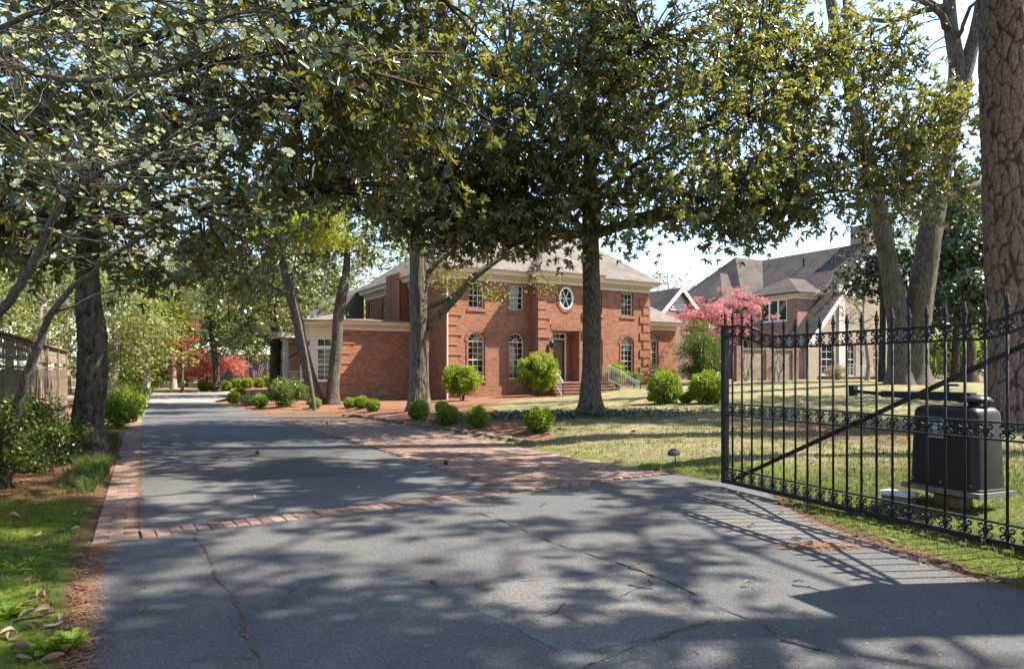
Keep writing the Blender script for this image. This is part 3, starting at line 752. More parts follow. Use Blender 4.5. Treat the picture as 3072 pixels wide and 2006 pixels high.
def hip(x0, x1, y0, y1, z, pitch, mat='roof', name='roof', parent=house, th=.05, shift=0):
    w, d = x1 - x0, y1 - y0; r = min(w, d) / 2; h = r * pitch
    if w >= d: ra, rb_ = (x0 + r, (y0+y1)/2), (x1 - r, (y0+y1)/2)
    else: ra, rb_ = ((x0+x1)/2, y0 + r), ((x0+x1)/2, y1 - r)
    vs_ = [(x0, y0, z), (x1, y0, z), (x1, y1, z), (x0, y1, z), (*ra, z + h), (*rb_, z + h), (x0, y0, z - th), (x1, y0, z - th), (x1, y1, z - th), (x0, y1, z - th)]
    if w >= d: fs_ = [(0, 1, 5, 4), (1, 2, 5), (2, 3, 4, 5), (3, 0, 4)]
    else: fs_ = [(0, 1, 4), (1, 2, 5, 4), (2, 3, 5), (3, 0, 4, 5)]
    fs_ += [(0, 6, 7, 1), (1, 7, 8, 2), (2, 8, 9, 3), (3, 9, 6, 0), (6, 9, 8, 7)]
    return MB().add(vs_, fs_).build(name, M[mat], parent)
ER = H2 + .585
hip(-.55, W_ + .55, -.55, D_ + .5, ER, .80)
hip(BAY0 - .55, BAY1 + .55, -BP - .55, 6.2, ER + .004, .80, name='bay_roof')
# left single storey wing with bay window and porch
WH = 3.54; WX, WT = -4.56, 3.0
wall(house, (WX, WT, 0), 0, rect(0, -WX, HB, WH), name='wing_wall'); wall(house, (WX, 13.4, 0), R(-90), rect(0, 13.4 - WT - .25, HB, WH), name='wing_wall')
quoins(house, (WX, WT, 0), 0, 1, .2, WH - .2)
cornice([(WX, 13.4), (WX, WT), (-.02, WT)], WH, .44, .38, name='wing_cornice')
hip(WX - .42, .05, WT - .42, 13.5, WH + .49, .10, name='wing_roof')
MB().box(0, .55, 0, .26, 0, .02).build('foundation_vent', M['brick_rose'], house, (-2.6, WT, .25), (R(90), 0, 0))
bay = [(WX, 3.45), (-5.7, 4.4), (-5.7, 6.7), (WX, 7.7)]
for i, (a, c) in enumerate(zip(bay[:-1], bay[1:])):
    # walls face left: run them from far to near
    a, c = Vector(c), Vector(a); L_ = (c - a).length; yaw = math.atan2((c - a).y, (c - a).x)
    m_ = 2 if L_ > 2 else 1; wn_ = .82
    cen = [L_ * (k + .5) / m_ for k in range(m_)]
    wall(house, (a.x, a.y, 0), yaw, rect(0, L_, HB, .92), name='bay_base', thick=.15)
    wall(house, (a.x, a.y, 0), yaw, rect(0, L_, .92, WH), [rect(x - wn_/2, x + wn_/2, .98, 2.62) for x in cen] + [rect(x - wn_/2, x + wn_/2, 2.70, 3.12) for x in cen], 'cream', .12, 'bay_panel')
    for x in cen:
        q_ = a + (c - a).normalized() * x
        sash(house, (q_.x, q_.y, 0), yaw, wn_, .98, 2.62, False, 2, (3, 3), .03, 'white', .05); sash(house, (q_.x, q_.y, 0), yaw, wn_, 2.70, 3.12, False, 2, (1,), .03, 'white', .05)
cornice(bay[::-1], WH, .44, .38, name='bay_cornice')
vs_ = [(*Vector(p), 0) for p in ((WX + .3, 2.95), (-6.15, 4.15), (-6.15, 6.95), (WX + .3, 8.2))]
MB().add([(p[0], p[1], WH + .45) for p in vs_] + [(p[0], p[1], WH + .51) for p in vs_] + [(WX + .9, 5.6, WH + 1.1)], [(0, 1, 5, 4), (1, 2, 6, 5), (2, 3, 7, 6), (4, 5, 8), (5, 6, 8), (6, 7, 8), (3, 2, 1, 0)]).build('bay_window_roof', M['roof'], house)
for t in (8.4, 11.4):
    MB().box(-6.2, -5.95, t, t + .25, .5, 3.2).box(-6.25, -5.9, t - .05, t + .3, 3.2, 3.32).build('porch_column', M['grey_paint'], house)
MB().box(-6.4, WX - .05, 8.1, 11.9, .3, .52).build('porch_floor', M['brick'], house); MB().box(-6.5, WX - .45, 8.1, 12, 3.32, 3.6).build('porch_roof', M['cream'], house)
b = MB()
for k in range(5): b.bar((-6.15, 8.52, .62 + k*.17), (-5.4 + .0, 8.52, .62 + ((k*2) % 5)*.17), .03, .03).bar((-5.4, 8.52, .62 + k*.17), (-6.15, 8.52, .62 + ((k*2 + 1) % 5)*.17), .03, .03)
b.bar((-6.15, 8.52, 1.42), (WX - .3, 8.52, 1.42), .06, .06).bar((-6.15, 8.52, .58), (WX - .3, 8.52, .58), .05, .05)
b.build('porch_railing', M['white'], house)
# rear lower block with skylights
RX0, RX1, RY0, RY1 = -4.4, 3.0, 13.6, 20.5
wall(house, (RX0, RY1, 0), R(-90), rect(0, RY1 - RY0, HB, 3.6), name='rear_wall'); wall(house, (RX0, RY0, 0), 0, rect(0, 4.3, HB, 3.6), name='rear_wall')
MB().add([(RX0 - .4, RY0 - .3, 3.55), (RX0 - .4, RY1 + .3, 3.55), (RX1 - 3, RY1 + .3, 7.1), (RX1 - 3, RY0 - .3, 7.1), (RX0 - .4, RY0 - .3, 3.45), (RX0 - .4, RY1 + .3, 3.45), (RX1 - 3, RY1 + .3, 3.45), (RX1 - 3, RY0 - .3, 3.45)],
         [(0, 1, 2, 3), (0, 3, 7, 4), (1, 5, 6, 2), (0, 4, 5, 1), (4, 7, 6, 5), (2, 6, 7, 3)]).build('rear_roof', M['roof'], house)
for x, y in ((-2.9, 14.6), (-1.2, 14.6), (-2.9, 16.8), (-1.2, 16.8)):
    sl = (7.1 - 3.55) / (RX1 - 3 - RX0 + .4); z = 3.55 + sl * (x - RX0 + .4)
    sk = MB().prism(rect(-.5, .5, -.4, .4), [rect(-.42, .42, -.32, .32)], 0, .12).build('skylight', M['galv'], house, (x, y, z), (0, -math.atan(sl), 0))
    MB().box(-.42, .42, -.32, .32, .08, .1).build('pane', M['white'], sk)
# right single storey wing
RW = 15.9; RT = .7; RH = 3.95
wall(house, (W_ + .002, RT, 0), 0, rect(0, RW - W_, 0, RH), [archpoly(1.05, .62, 1.45, 3.62)], name='wing_wall')
sash(house, (W_ + 1.052, RT, 0), 0, .62, 1.45, 3.62, True, 3, (3, 2)); archring(house, (W_ + 1.052, RT, 0), 0, .62, 1.45, 3.62)
wall(house, (RW, RT + .25, 0), R(90), rect(0, 7, 0, RH), name='wing_wall')
cornice([(W_ + .003, RT), (RW, RT), (RW, RT + 7)], RH, .44, .38, name='wing_cornice')
z = RH + .48
MB().add([(W_ + .01, RT - .42, z), (RW + .42, RT - .42, z), (RW + .42, RT + 7, z), (W_ + .01, RT + 7, z), (W_ + .01, RT + 2.9, z + 2.3)], [(0, 1, 4), (1, 2, 4), (2, 3, 4), (0, 3, 2, 1), (0, 4, 3)]).build('wing_roof', M['roof'], house)
# porch landing, steps and railings
FZ = D0 - .005
lw = 1.95
st = thing('front_steps', 'brick front steps with pale treads climbing to the recessed front door', 'steps', (house.matrix_basis @ Vector((dc, -BP, 0))), HA)
st.location.z = -.2
MB().box(-lw, lw, -1.35, -.06, -.4, FZ - .05).build('landing', M['brick'], st); MB().box(-lw - .04, lw + .04, -1.4, -.06, FZ - .05, FZ).build('landing_slab', M['paver'], st)
for k in range(5):
    z1 = FZ - .155 * (k + 1); y1 = -1.35 - .31 * k
    s_ = MB().box(-lw - .12*k, lw + .12*k, y1 - .31, y1 - .002, -.4, z1 - .045).build('step', M['brick'], st)
    MB().box(-lw - .12*k - .03, lw + .12*k + .03, y1 - .34, y1 - .004, z1 - .045, z1).build('tread', M['paver'], s_)
for sx in (-1, 1):
    rl = thing('stair_railing', ['iron railing on the house left of the front steps, beside the large domed shrub', 'iron railing running down the right of the front steps'][sx > 0], 'railing', st.location + Vector(rotz((sx * (lw - .1), -.2), HA)).to_3d(), HA, 'railings of the front steps')
    rl.location.z = -.2 + FZ
    pts = [(0, 0, .85), (0, -1.1, .85), (sx*.18, -1.9, .55), (sx*.4, -2.75, .1), (sx*.55, -3.0, .02)]
    MB().tube(pts, .025, 6).build('handrail', M['grey_paint'], rl); MB().tube([(p[0], p[1], p[2] - .12) for p in pts], .014, 6).build('rail', M['grey_paint'], rl)
    low = [(p[0], p[1], p[2] - .74) for p in pts]; MB().tube(low, .016, 6).build('lower_rail', M['grey_paint'], rl)
    for k in range(25):
        t = k / 24 * 3.999; i = int(t); f = t - i; a = Vector(pts[i]).lerp(Vector(pts[i+1]), f)
        MB().tube([a, a - Vector((0, 0, .72))], .009, 5).build('baluster', M['grey_paint'], rl)
    for p, dz in ((pts[0], -.85), (pts[1], -.85), (pts[-1], -.82)): MB().tube([p, (p[0], p[1], p[2] + dz)], .024, 6).build('post', M['iron'] if dz > -.84 else M['grey_paint'], rl)
# wall lantern
lan = thing('wall_lantern', 'black carriage lantern on the brick wall beside the front door', 'lantern', house.matrix_basis @ Vector((BAY0 + .62, -BP - .06, 2.62)), HA)
MB().box(-.05, .05, .0, .055, -.2, .25).build('back_plate', M['iron'], lan); MB().tube([(0, 0, -.1), (0, -.12, -.16), (0, -.24, -.1), (0, -.26, 0)], .014, 6).build('bracket', M['iron'], lan)
MB().lathe([(.02, 0), (.05, .02), (.07, .04), (.115, .3), (.12, .32)], 6, (0, -.26, 0)).build('glass_body', M['glass'], lan)
b = MB()
for k in range(6):
    a = R(60 * k); b.bar((.072*math.cos(a), -.26 + .072*math.sin(a), .04), (.12*math.cos(a), -.26 + .12*math.sin(a), .32), .016, .016)
b.build('cage', M['iron'], lan)
MB().lathe([(.15, .32), (.14, .34), (.05, .45), (.03, .47), (.04, .5), (.015, .53), (.01, .6), (0, .62)], 12, (0, -.26, 0)).build('cap', M['iron'], lan)

# ---------------------------------------------------------------- neighbouring house, same orientation, facing left
NO = Vector((20.9, 50)); nz = .25
nb = thing('neighbour_house', 'large rose and tan brick house with steep brown gabled roofs behind the pink tree', 'house', (NO.x, NO.y, nz), HA)
def nwall(org, yaw, out, holes=(), mat='brick_rose', name='wall'): return wall(nb, org, yaw, out, holes, mat, .25, name)
EV = 6.75
nwall((0, 4.4, 0), R(-90), rect(0, 4.4, -1, EV), [rect(4.4 - 3.3, 4.4 - .9, 4.75, 6.35)])
for k, t in enumerate((1.3, 2.1, 2.9)): sash(nb, (0, t, 0), R(-90), .8, 4.75, 6.35, False, 1, (1,), .03, 'white', .07)
nwall((0, 0, 0), 0, rect(.25, 3, -1, EV)); nwall((0, 4.4, 0), R(180), rect(-3, -.25, -1, EV))
nwall((2.6, 14, 0), R(-90), rect(0, 9.55, -1, EV)); nwall((14, -1.5, 0), R(90), rect(0, 15.5, -1, EV)); nwall((14, 14, 0), R(180), rect(.25, 11.1, -1, EV))
nwall((-1.2, 11.2, 0), R(-90), rect(0, 5.4, -1, EV - .1), [rect(1.6, 3.8, 1.2, 2.6)]); nwall((-1.2, 5.8, 0), 0, rect(.25, 3.7, -1, EV - .1))
# near gable end (faces right-front) in tan brick
gx = [(-1.0, -1), (13.6, -1), (13.6, 5.9), (7, 10.6), (-1.0, 3.2)]
nwall((0, -1.5, 0), 0, gx, [rect(.7, 2.1, .7, 3.0), rect(3.7, 4.7, .6, 3.1), rect(6.9, 8.0, .9, 3.1), rect(5, 5.9, 6.2, 7.6)], 'brick_tan', 'gable_wall')
for x, w, y0, y1 in ((1.4, 1.4, .7, 3.0), (4.2, 1.0, .6, 3.1), (7.45, 1.1, .9, 3.1), (5.45, .9, 6.2, 7.6)): sash(nb, (x, -1.5, 0), 0, w, y0, y1, False, 2, (2, 2), .1, 'white', .08)
nwall((-1.0, 0, 0), R(-90), rect(0, 1.2, -1, 3.1), mat='brick_tan')
def plane(pts, name, mat='roof_brown', th=.14):
    a, b_, c = (Vector(p) for p in pts[:3]); nn = (b_ - a).cross(c - a).normalized()
    if nn.z < 0: nn = -nn
    n_ = len(pts); return MB().add([Vector(p) for p in pts] + [Vector(p) - nn * th for p in pts], [tuple(range(n_)), tuple(range(2*n_ - 1, n_ - 1, -1))] + [(i, (i+1) % n_, n_ + (i+1) % n_, n_ + i) for i in range(n_)]).build(name, M[mat], nb)
RZ = 10.9
plane([(7, -1.9, RZ), (7, 14, RZ), (2.1, 14, EV - .15), (2.1, -.2, EV - .15)][:4], 'roof')
plane([(7, -1.9, RZ + .01), (7, .3, RZ + .01), (-1.5, .3, 2.75), (-1.5, -1.9, 2.75)], 'catslide_roof')
plane([(7, -1.9, RZ), (7, 14, RZ), (14.4, 14, 5.3), (14.4, -1.9, 5.3)], 'roof')
MB().bar((7, -1.93, RZ - .12), (-1.5, -1.93, 2.62), .06, .3).bar((7, -1.93, RZ - .12), (14.4, -1.93, 5.15), .06, .3).build('rake_board', M['white'], nb)
# cross hip (C), lower hip (D), bump-out hip (A)
def nhip(x0, x1, y0, y1, z, ridge, name): # ridge: two points
    vs2_ = [(x0, y0, z), (x1, y0, z), (x1, y1, z), (x0, y1, z), ridge[0], ridge[1], (x0, y0, z - .12), (x1, y0, z - .12), (x1, y1, z - .12), (x0, y1, z - .12)]
    return MB().add(vs2_, [(0, 1, 5, 4), (1, 2, 5), (2, 3, 4, 5), (3, 0, 4), (0, 6, 7, 1), (1, 7, 8, 2), (2, 8, 9, 3), (3, 9, 6, 0), (6, 9, 8, 7)]).build(name, M['roof_brown'], nb)
nhip(-.2, 7.2, 4.9, 13.6, EV, ((3.5, 8.9, RZ - .02), (7.1, 8.9, RZ - .02)), 'cross_roof')
nhip(-1.7, 4.2, 5.5, 11.6, EV - .05, ((1.2, 8.5, 9.3), (4.1, 8.5, 9.3)), 'lower_hip_roof')
nhip(-.45, 5.5, -.45, 4.9, EV + .02, ((2.0, 2.3, 8.2), (4.6, 2.3, 8.2)), 'window_bay_roof')
cornice([(0, 4.4), (0, 0), (2.6, 0)], EV - .42, .4, .4, name='eave', parent=nb); cornice([(-1.2, 11.2), (-1.2, 5.8), (2.4, 5.8)], EV - .47, .4, .4, name='eave', parent=nb)
MB().box(7.2, 8.4, -1.0, .6, 8, 12.4).build('chimney', M['brick_rose'], nb)
MB().box(2.55, 3.2, -1.62, -1.45, -1, 7.3).build('pilaster', M['cream'], nb)
MB().tube([(5.4, 3.5, 9.0), (5.4, 3.5, 10.2)], .07, 8).build('vent_pipe', M['iron'], nb); MB().lathe([(.3, 0), (.3, .12), (.18, .3), (0, .34)], 10, (4.9, 1.7, 8.75)).build('roof_vent', M['iron'], nb)
MB().box(.4, 5.6, -3.0, -1.51, -.7, .55).build('porch', M['brick'], nb); MB().box(.3, 5.7, -3.1, -1.51, .55, .62).build('porch_slab', M['galv'], nb)
for x in (2.9, 4.9):
    b = MB().tube([(x, -1.6, 1.5), (x, -3.1, 1.45), (x + .1, -4.6, .7)], .03, 6)
    for k in range(6): b.tube([(x, -1.7 - k*.25, .6), (x, -1.7 - k*.25, 1.47)], .012, 5)
    b.tube([(x + .1, -4.6, .7), (x + .1, -4.6, -.5)], .025, 6); b.build('railing', M['white'], nb)
# garden wall
gp0, gp1 = P(2205, 1150, 37.5), P(2392, 1150, 39.5)
gd = (gp1 - gp0).to_2d(); ga = math.atan2(gd.y, gd.x)
gw = thing('garden_wall', 'low tan brick garden wall with piers in front of the neighbouring house', 'wall', (gp0.x, gp0.y, gzf(gp0.x, gp0.y)), ga)
MB().box(0, gd.length, -1, 1.75, 0, .22).build('wall_face', M['brick_tan'], gw, (0, .11, 0), (R(90), 0, 0)); MB().box(-.05, gd.length + .05, -.06, .28, 1.75, 1.83).build('coping', M['brick_tan'], gw, (0, -.22 + .11, 0))
for x in (.2, gd.length * .5, gd.length * .93): MB().box(-.25, .25, -1, 1.95, 0, .36).build('pier', M['brick_rose'], gw, (x, .18, 0), (R(90), 0, 0))

# small gabled garage behind the main house
go = P(2038, 863, 52); gar = thing('garage', 'small brick garage with brown gable roof and louvred vent behind the brick house', 'garage', (go.x, go.y, .2), HA)
gh = go.z - .2; hw = 2.7
wall(gar, (-hw, 0, 0), 0, [(0, -1), (2*hw, -1), (2*hw, gh - hw*.95 - .1), (hw, gh - .1), (0, gh - hw*.95 - .1)], (), 'brick_rose', .25, 'gable_wall')
for s in (-1, 1):
    a, b_ = (0, -.35, gh), (s*(hw + .4), -.35, gh - (hw + .4)*.95)
    MB().add([a, (0, 8, gh), (s*(hw+.4), 8, b_[2]), b_, (0, -.35, gh - .15), (0, 8, gh - .15), (s*(hw+.4), 8, b_[2] - .15), (b_[0], -.35, b_[2] - .15)], [(0, 1, 2, 3), (7, 6, 5, 4), (0, 3, 7, 4), (1, 5, 6, 2), (2, 6, 7, 3), (0, 4, 5, 1)]).build('roof', M['roof_brown'], gar)
    MB().bar((0, -.38, gh - .12), (s*(hw+.4), -.38, b_[2] - .12), .05, .26).build('rake_board', M['white'], gar)
    MB().box(-.001, .25, 0.25, 8, -1, gh - hw*.95 - .1).build('wall', M['brick_rose'], gar, (s*hw - (.25 if s > 0 else 0), 0, 0))
for k in range(6):
    hwk = .95 - .15*k; MB().box(-hwk, hwk, -.05, -.002, gh - 1.75 + k*.2, gh - 1.6 + k*.2).build('louvre', M['grey_paint'], gar)
# ---------------------------------------------------------------- wrought iron gate leaf
GE = Vector((2.365, 7.58)); gdir = Vector((.370, -.929)).normalized(); grz = math.atan2(gdir.y, gdir.x); GL = 3.62
gate = thing('driveway_gate', 'black wrought iron driveway gate leaf standing open with spear tips and scrolls', 'gate', (GE.x, GE.y, 0), grz)
def ztop(s):
    t = s if s < GL / 2 else GL - s
    return 1.78 - .142 * float(sm(.2, .80, t))
MB().box(-.03, .03, -.03, .03, .05, 1.78).box(-.034, .034, -.034, .034, 1.78, 1.795).build('end_post', M['iron'], gate)
MB().box(GL - .04, GL + .04, -.04, .04, .05, 1.80).build('hinge_post', M['iron'], gate)
ss = [GL * k / 48 for k in range(49)]
def rail(zf, w, h, name):
    b = MB(); vs_ = []
    for s in ss:
        z = zf(s); vs_ += [(s, -w/2, z - h/2), (s, w/2, z - h/2), (s, w/2, z + h/2), (s, -w/2, z + h/2)]
    b.add(vs_, [(4*i + k, 4*i + (k+1) % 4, 4*i + 4 + (k+1) % 4, 4*i + 4 + k) for i in range(48) for k in range(4)]); return b.build(name, M['iron'], gate)
rail(ztop, .038, .018, 'top_rail'); rail(lambda s: ztop(s) - .113, .038, .018, 'top_rail')
rail(lambda s: .928, .036, .014, 'middle_rail'); rail(lambda s: .806, .036, .014, 'middle_rail')
rail(lambda s: .217, .036, .014, 'bottom_rail'); rail(lambda s: .075, .042, .045, 'bottom_rail')
spear = MB().lathe([(.009, 0), (.015, .004), (.009, .012), (.016, .03), (.016, .036), (.010, .045), (.021, .062), (.019, .072), (.010, .11), (.004, .145), (0, .15)], 8).mesh('spear_tip', M['iron'], True)
def curl(b, cx, cz, sx, sz, r=.017):
    pts = []
    for k in range(13):
        a = -math.pi * .5 + 1.55 * math.pi * k / 12; rr = r * (1 - .035 * k)
        pts.append((cx + sx * rr * math.cos(a), 0, cz + sz * rr * math.sin(a)))
    b.tube([(cx - sx * .020, 0, cz + sz * -.03), (cx - sx*.012, 0, cz - sz * .022)] + pts, [.0072] * 2 + [.0072 - .0001*k for k in range(13)], 5)
sc = MB()
for sx in (-1, 1):
    for sz in (-1, 1): curl(sc, sx * .034, sz * .030, sx, sz)
sc.lathe([(.0095, -.055), (.011, -.04), (.0175, -.015), (.019, 0), (.0175, .015), (.011, .04), (.0095, .055)], 8)
scroll = sc.mesh('scroll', M['iron'], True)
np_ = 23
for i in range(np_):
    s = .125 + i * .1515
    if s > GL - .08: break
    p = MB().tube([(s, 0, .09), (s, 0, ztop(s) + .02)], .0102, 8).build('picket', M['iron'], gate, smooth=True)
    obj('spear_tip', spear, p, (s, 0, ztop(s) + .02))
    for z in (ztop(s) - .0565, .867, .148): obj('scroll', scroll, p, (s, 0, z))
obj('spear_tip', spear, gate, (0, 0, 1.795))
MB().bar((.1, .032, .10), (GL - .06, .032, .10 + (GL - .16) * .458), .012, .038, (0, 0, 1)).build('diagonal_brace', M['iron'], gate)
# hinge pier just outside the frame carries the gate
hp = GE + gdir * (GL + .34)
pier = thing('gate_pier', 'brick gate pier carrying the open iron gate', 'pier', (hp.x, hp.y, gzf(hp.x, hp.y) - .02), grz)
MB().box(-.28, .28, -.05, 2.1, -.28, .28).build('shaft', M['brick'], pier, (0, 0, 0), (R(90), 0, 0)); MB().box(-.33, .33, -.33, .33, 2.1, 2.2).build('cap', M['galv'], pier)

# ---------------------------------------------------------------- gate operator
oc = Vector((3.54, 6.2)) + gdir * .35 + Vector((-gdir.y, gdir.x)) * .22
oz = gzf(oc.x, oc.y)
op = thing('gate_operator', 'black plastic gate opener box on a post behind the iron gate', 'gate operator', (oc.x, oc.y, oz), grz)
PZ = .245 - oz
MB().box(-.355, .355, -.225, .225, PZ, PZ + .045).build('base_plate', M['galv'], op)
def rbox(w0, d0, w1, d1, z0, z1, rc, n=6, topr=.07):
    b = MB(); rings = []
    lv = [(z0, 0), (z0 + (z1 - z0) * .5, .5), (z1 - topr, 1)] + [(z1 - topr + topr * math.sin(a), 1 + 9 * (1 - math.cos(a))) for a in (R(25), R(50), R(72), R(90))]
    for z, t in lv:
        ins = max(0, t - 1) / 9 * topr; tt = min(t, 1); w = (w0 + (w1 - w0) * tt) / 2 - ins; d = (d0 + (d1 - d0) * tt) / 2 - ins
        rr = max(.012, rc - ins * .5); ring = []
        for cx, cy, a0 in ((w - rr, d - rr, 0), (-w + rr, d - rr, 90), (-w + rr, -d + rr, 180), (w - rr, -d + rr, 270)):
            for k in range(n + 1): ring.append((cx + rr * math.cos(R(a0 + 90*k/n)), cy + rr * math.sin(R(a0 + 90*k/n)), z))
        rings.append(ring)
    m_ = len(rings[0]); b.add([p for r in rings for p in r], [(i*m_ + k, i*m_ + (k+1) % m_, (i+1)*m_ + (k+1) % m_, (i+1)*m_ + k) for i in range(len(rings) - 1) for k in range(m_)] + [tuple(range((len(rings)-1)*m_, len(rings)*m_))])
    return b
cz0 = PZ + .045; cz1 = PZ + .045 + .70
rbox(.63, .38, .59, .345, cz0, cz1, .065).build('cover', M['plastic'], op, smooth=True)
rbox(.65, .40, .646, .396, cz0 + .001, cz0 + .022, .075, topr=.006).build('skirt', M['plastic'], op)
for sx_ in (-.26, 0, .26): MB().lathe([(.011, 0), (.011, .006), (.006, .009), (0, .009)], 8).build('screw', M['galv'], op, (sx_, -.19, cz0 + .05), (R(90), 0, 0))
MB().tube([(-.2, .1, -.2), (-.2, .1, PZ)], .03, 10).build('conduit', M['galv'], op)
MB().box(-.14, .10, -.09, .07, -.3, PZ).build('pedestal', M['wood_post'], op); MB().box(-.19, .15, -.12, .1, PZ - .03, PZ - .001).build('bracket', M['iron'], op)
MB().lathe([(.12, 0), (.135, .015), (.11, .045), (.05, .065), (0, .07)], 20).build('dome', M['plastic'], op, (.15, .02, cz1 + .035), smooth=True); MB().lathe([(.05, 0), (.05, .04)], 10).build('drive_shaft', M['iron'], op, (.15, .02, cz1 - .001))
MB().box(-.72, .16, -.04, .03, cz1 + .05, cz1 + .11).box(-.30, .15, -.05, .04, cz1 + .042, cz1 + .118).build('arm', M['iron'], op)
MB().bar((-.70, 0, cz1 + .08), (-1.02, -.05, cz1 + .10), .045, .03).box(-1.06, -1.0, -.08, -.02, cz1 + .05, cz1 + .16).build('arm_link', M['iron'], op)
MB().box(-.17, .02, -.012, .012, cz1 + .17, cz1 + .19).tube([(-.075, 0, cz1 + .11), (-.075, 0, cz1 + .18)], .014, 8).build('release_handle', M['iron'], op)
stk = MB().box(-.125, .035, 0, .17, 0, .004).build('sticker', M['sticker'], op, (-.02, -.177, cz1 - .275), (R(90) - R(2), 0, 0))
ink = MB().box(-.115, .0, .128, .152, .004, .005).box(-.12, .03, .06, .112, .004, .005)
for k in range(3): ink.box(-.115, .025, .012 + k*.014, .018 + k*.014, .004, .005)
ink.build('print', M['ink'], stk); MB().box(-.06, -.02, .066, .106, .005, .006).box(.0, .02, .07, .1, .005, .006).build('symbol', M['sticker'], stk)
ub = G(2697, 1512); u = thing('utility_box', 'small pale plastic box with a lid sitting in the grass beside the gate opener', 'utility box', ub, grz + .25)
MB().box(-.12, .12, -.075, .075, -.03, .085).build('body', M['galv'], u); MB().box(-.135, .135, -.09, .09, .085, .115).build('lid', M['conc'], u)
# path light
pl = G(2026, 1402); lt = thing('path_light', 'little blue-grey metal mushroom path light at the lawn edge by the gate', 'path light', pl)
MB().tube([(0, 0, -.05), (.002, 0, .12), (-.012, .004, .2)], .008, 6).build('stem', M['copper'], lt); MB().lathe([(.082, .185), (.084, .19), (.07, .225), (.04, .25), (0, .258)], 16, (-.012, 0, 0)).build('shade', M['copper'], lt, (0, 0, 0), (.18, -.1, 0), smooth=True)

# ---------------------------------------------------------------- wooden fence on the left
FA = Vector((-7.5, 10.0)); FD = Vector((-5.2, 9.4)).normalized(); fa = math.atan2(FD.y, FD.x)
F0 = FA - FD * 6.6; FLn = 17.5
fence = thing('wooden_fence', 'weathered wooden plank fence with an open X lattice band along its top', 'fence', (F0.x, F0.y, .03), fa)
rf = random.Random(8)
pm = [MB().box(-.044, .044, -.009, .009, 0, 1.27).mesh('plank', M['fence']), MB().box(-.036, .036, -.009, .009, 0, 1.25).mesh('plank', M['fence'])]
x = .05
while x < FLn:
    obj('plank', pm[rf.random() < .35], fence, (x, -.03 + rf.uniform(-.004, .004), .02 + rf.uniform(-.015, .01)), (rf.gauss(0, .006), rf.gauss(0, .006), rf.gauss(0, .03))); x += rf.uniform(.096, .112)
for k in range(8):
    MB().box(k*2.48, k*2.48 + .1, -.05, .05, -.3, 1.84).build('post', M['fence'], fence)
for z, w, h in ((1.30, .06, .045), (1.44, .05, .045), (1.74, .05, .045), (.35, .04, .08)): MB().box(0, FLn, -w/2 + .03 * (z == .35), w/2 + .03 * (z == .35), z, z + h).build('rail', M['fence'], fence)
MB().box(-.1, FLn, -.075, .075, 1.80, 1.83).build('cap_rail', M['fence'], fence)
sl = MB().bar((0, 0, 0), (.26, 0, .275), .02, .035).mesh('lattice_slat', M['fence']); sl2 = MB().bar((.26, .012, 0), (0, .012, .275), .02, .035).mesh('lattice_slat', M['fence'])
for k in range(int(FLn / .3)): obj('lattice_slat', sl, fence, (.12 + k*.3, -.006, 1.475)); obj('lattice_slat', sl2, fence, (.12 + k*.3, -.006, 1.475))
# far fence at the end of the drive
ff = P(600, 1118, 62); ffence = thing('board_fence', 'grey board fence at the far end of the driveway', 'fence', (ff.x, ff.y, gzf(ff.x, ff.y)), R(8))
for k in range(40):
    MB().box(k*.42, k*.42 + .40, -.015, .015, -.3, 2.85 + rf.uniform(-.02, .02)).build('board', M['fence_far'], ffence)
MB().box(0, 16.8, .02, .08, 2.3, 2.42).build('rail', M['fence_far'], ffence)
# flag on a short pole
fp = G(800, 1163); fl = thing('garden_flag', 'American flag hanging from a slanted pole among the low shrubs', 'flag', (fp.x, fp.y, fp.z))
d_ = fp.y; tip = P(757, 1082, d_) - fp; foot = Vector((.0, 0, -.05)); pend = P(798, 1100, d_) - fp
MB().tube([foot, foot.lerp(Vector((.0, .02, pend.z)), .98), Vector((pend.x + .05, .02, pend.z - .02)), tip], .014, 6).build('pole', M['door'], fl)
nu, nv = 14, 12; vs_ = []; uv = []
for i in range(nu + 1):
    for j in range(nv + 1):
        u_, v_ = i / nu, j / nv       # u runs down the fly, v across the hoist
        top = tip.lerp(pend, 1 - v_) if False else tip.lerp(pend, v_)
        bot = Vector((P(760, 1150, d_) - fp)).lerp(P(774, 1152, d_) - fp, v_)
        p = top.lerp(bot, u_); p.y += .07 * math.sin(v_ * 9 + u_ * 3) * (.3 + u_)
        vs_.append(p); uv.append((u_, 1 - v_ if True else v_))
fo = MB().add(vs_, [(i*(nv+1) + j, (i+1)*(nv+1) + j, (i+1)*(nv+1) + j + 1, i*(nv+1) + j + 1) for i in range(nu) for j in range(nv)]).build('cloth', M['flag'], fl, fix=False)
ul = fo.data.uv_layers.new(name='UVMap')
for l in fo.data.loops: ul.data[l.index].uv = uv[l.vertex_index]
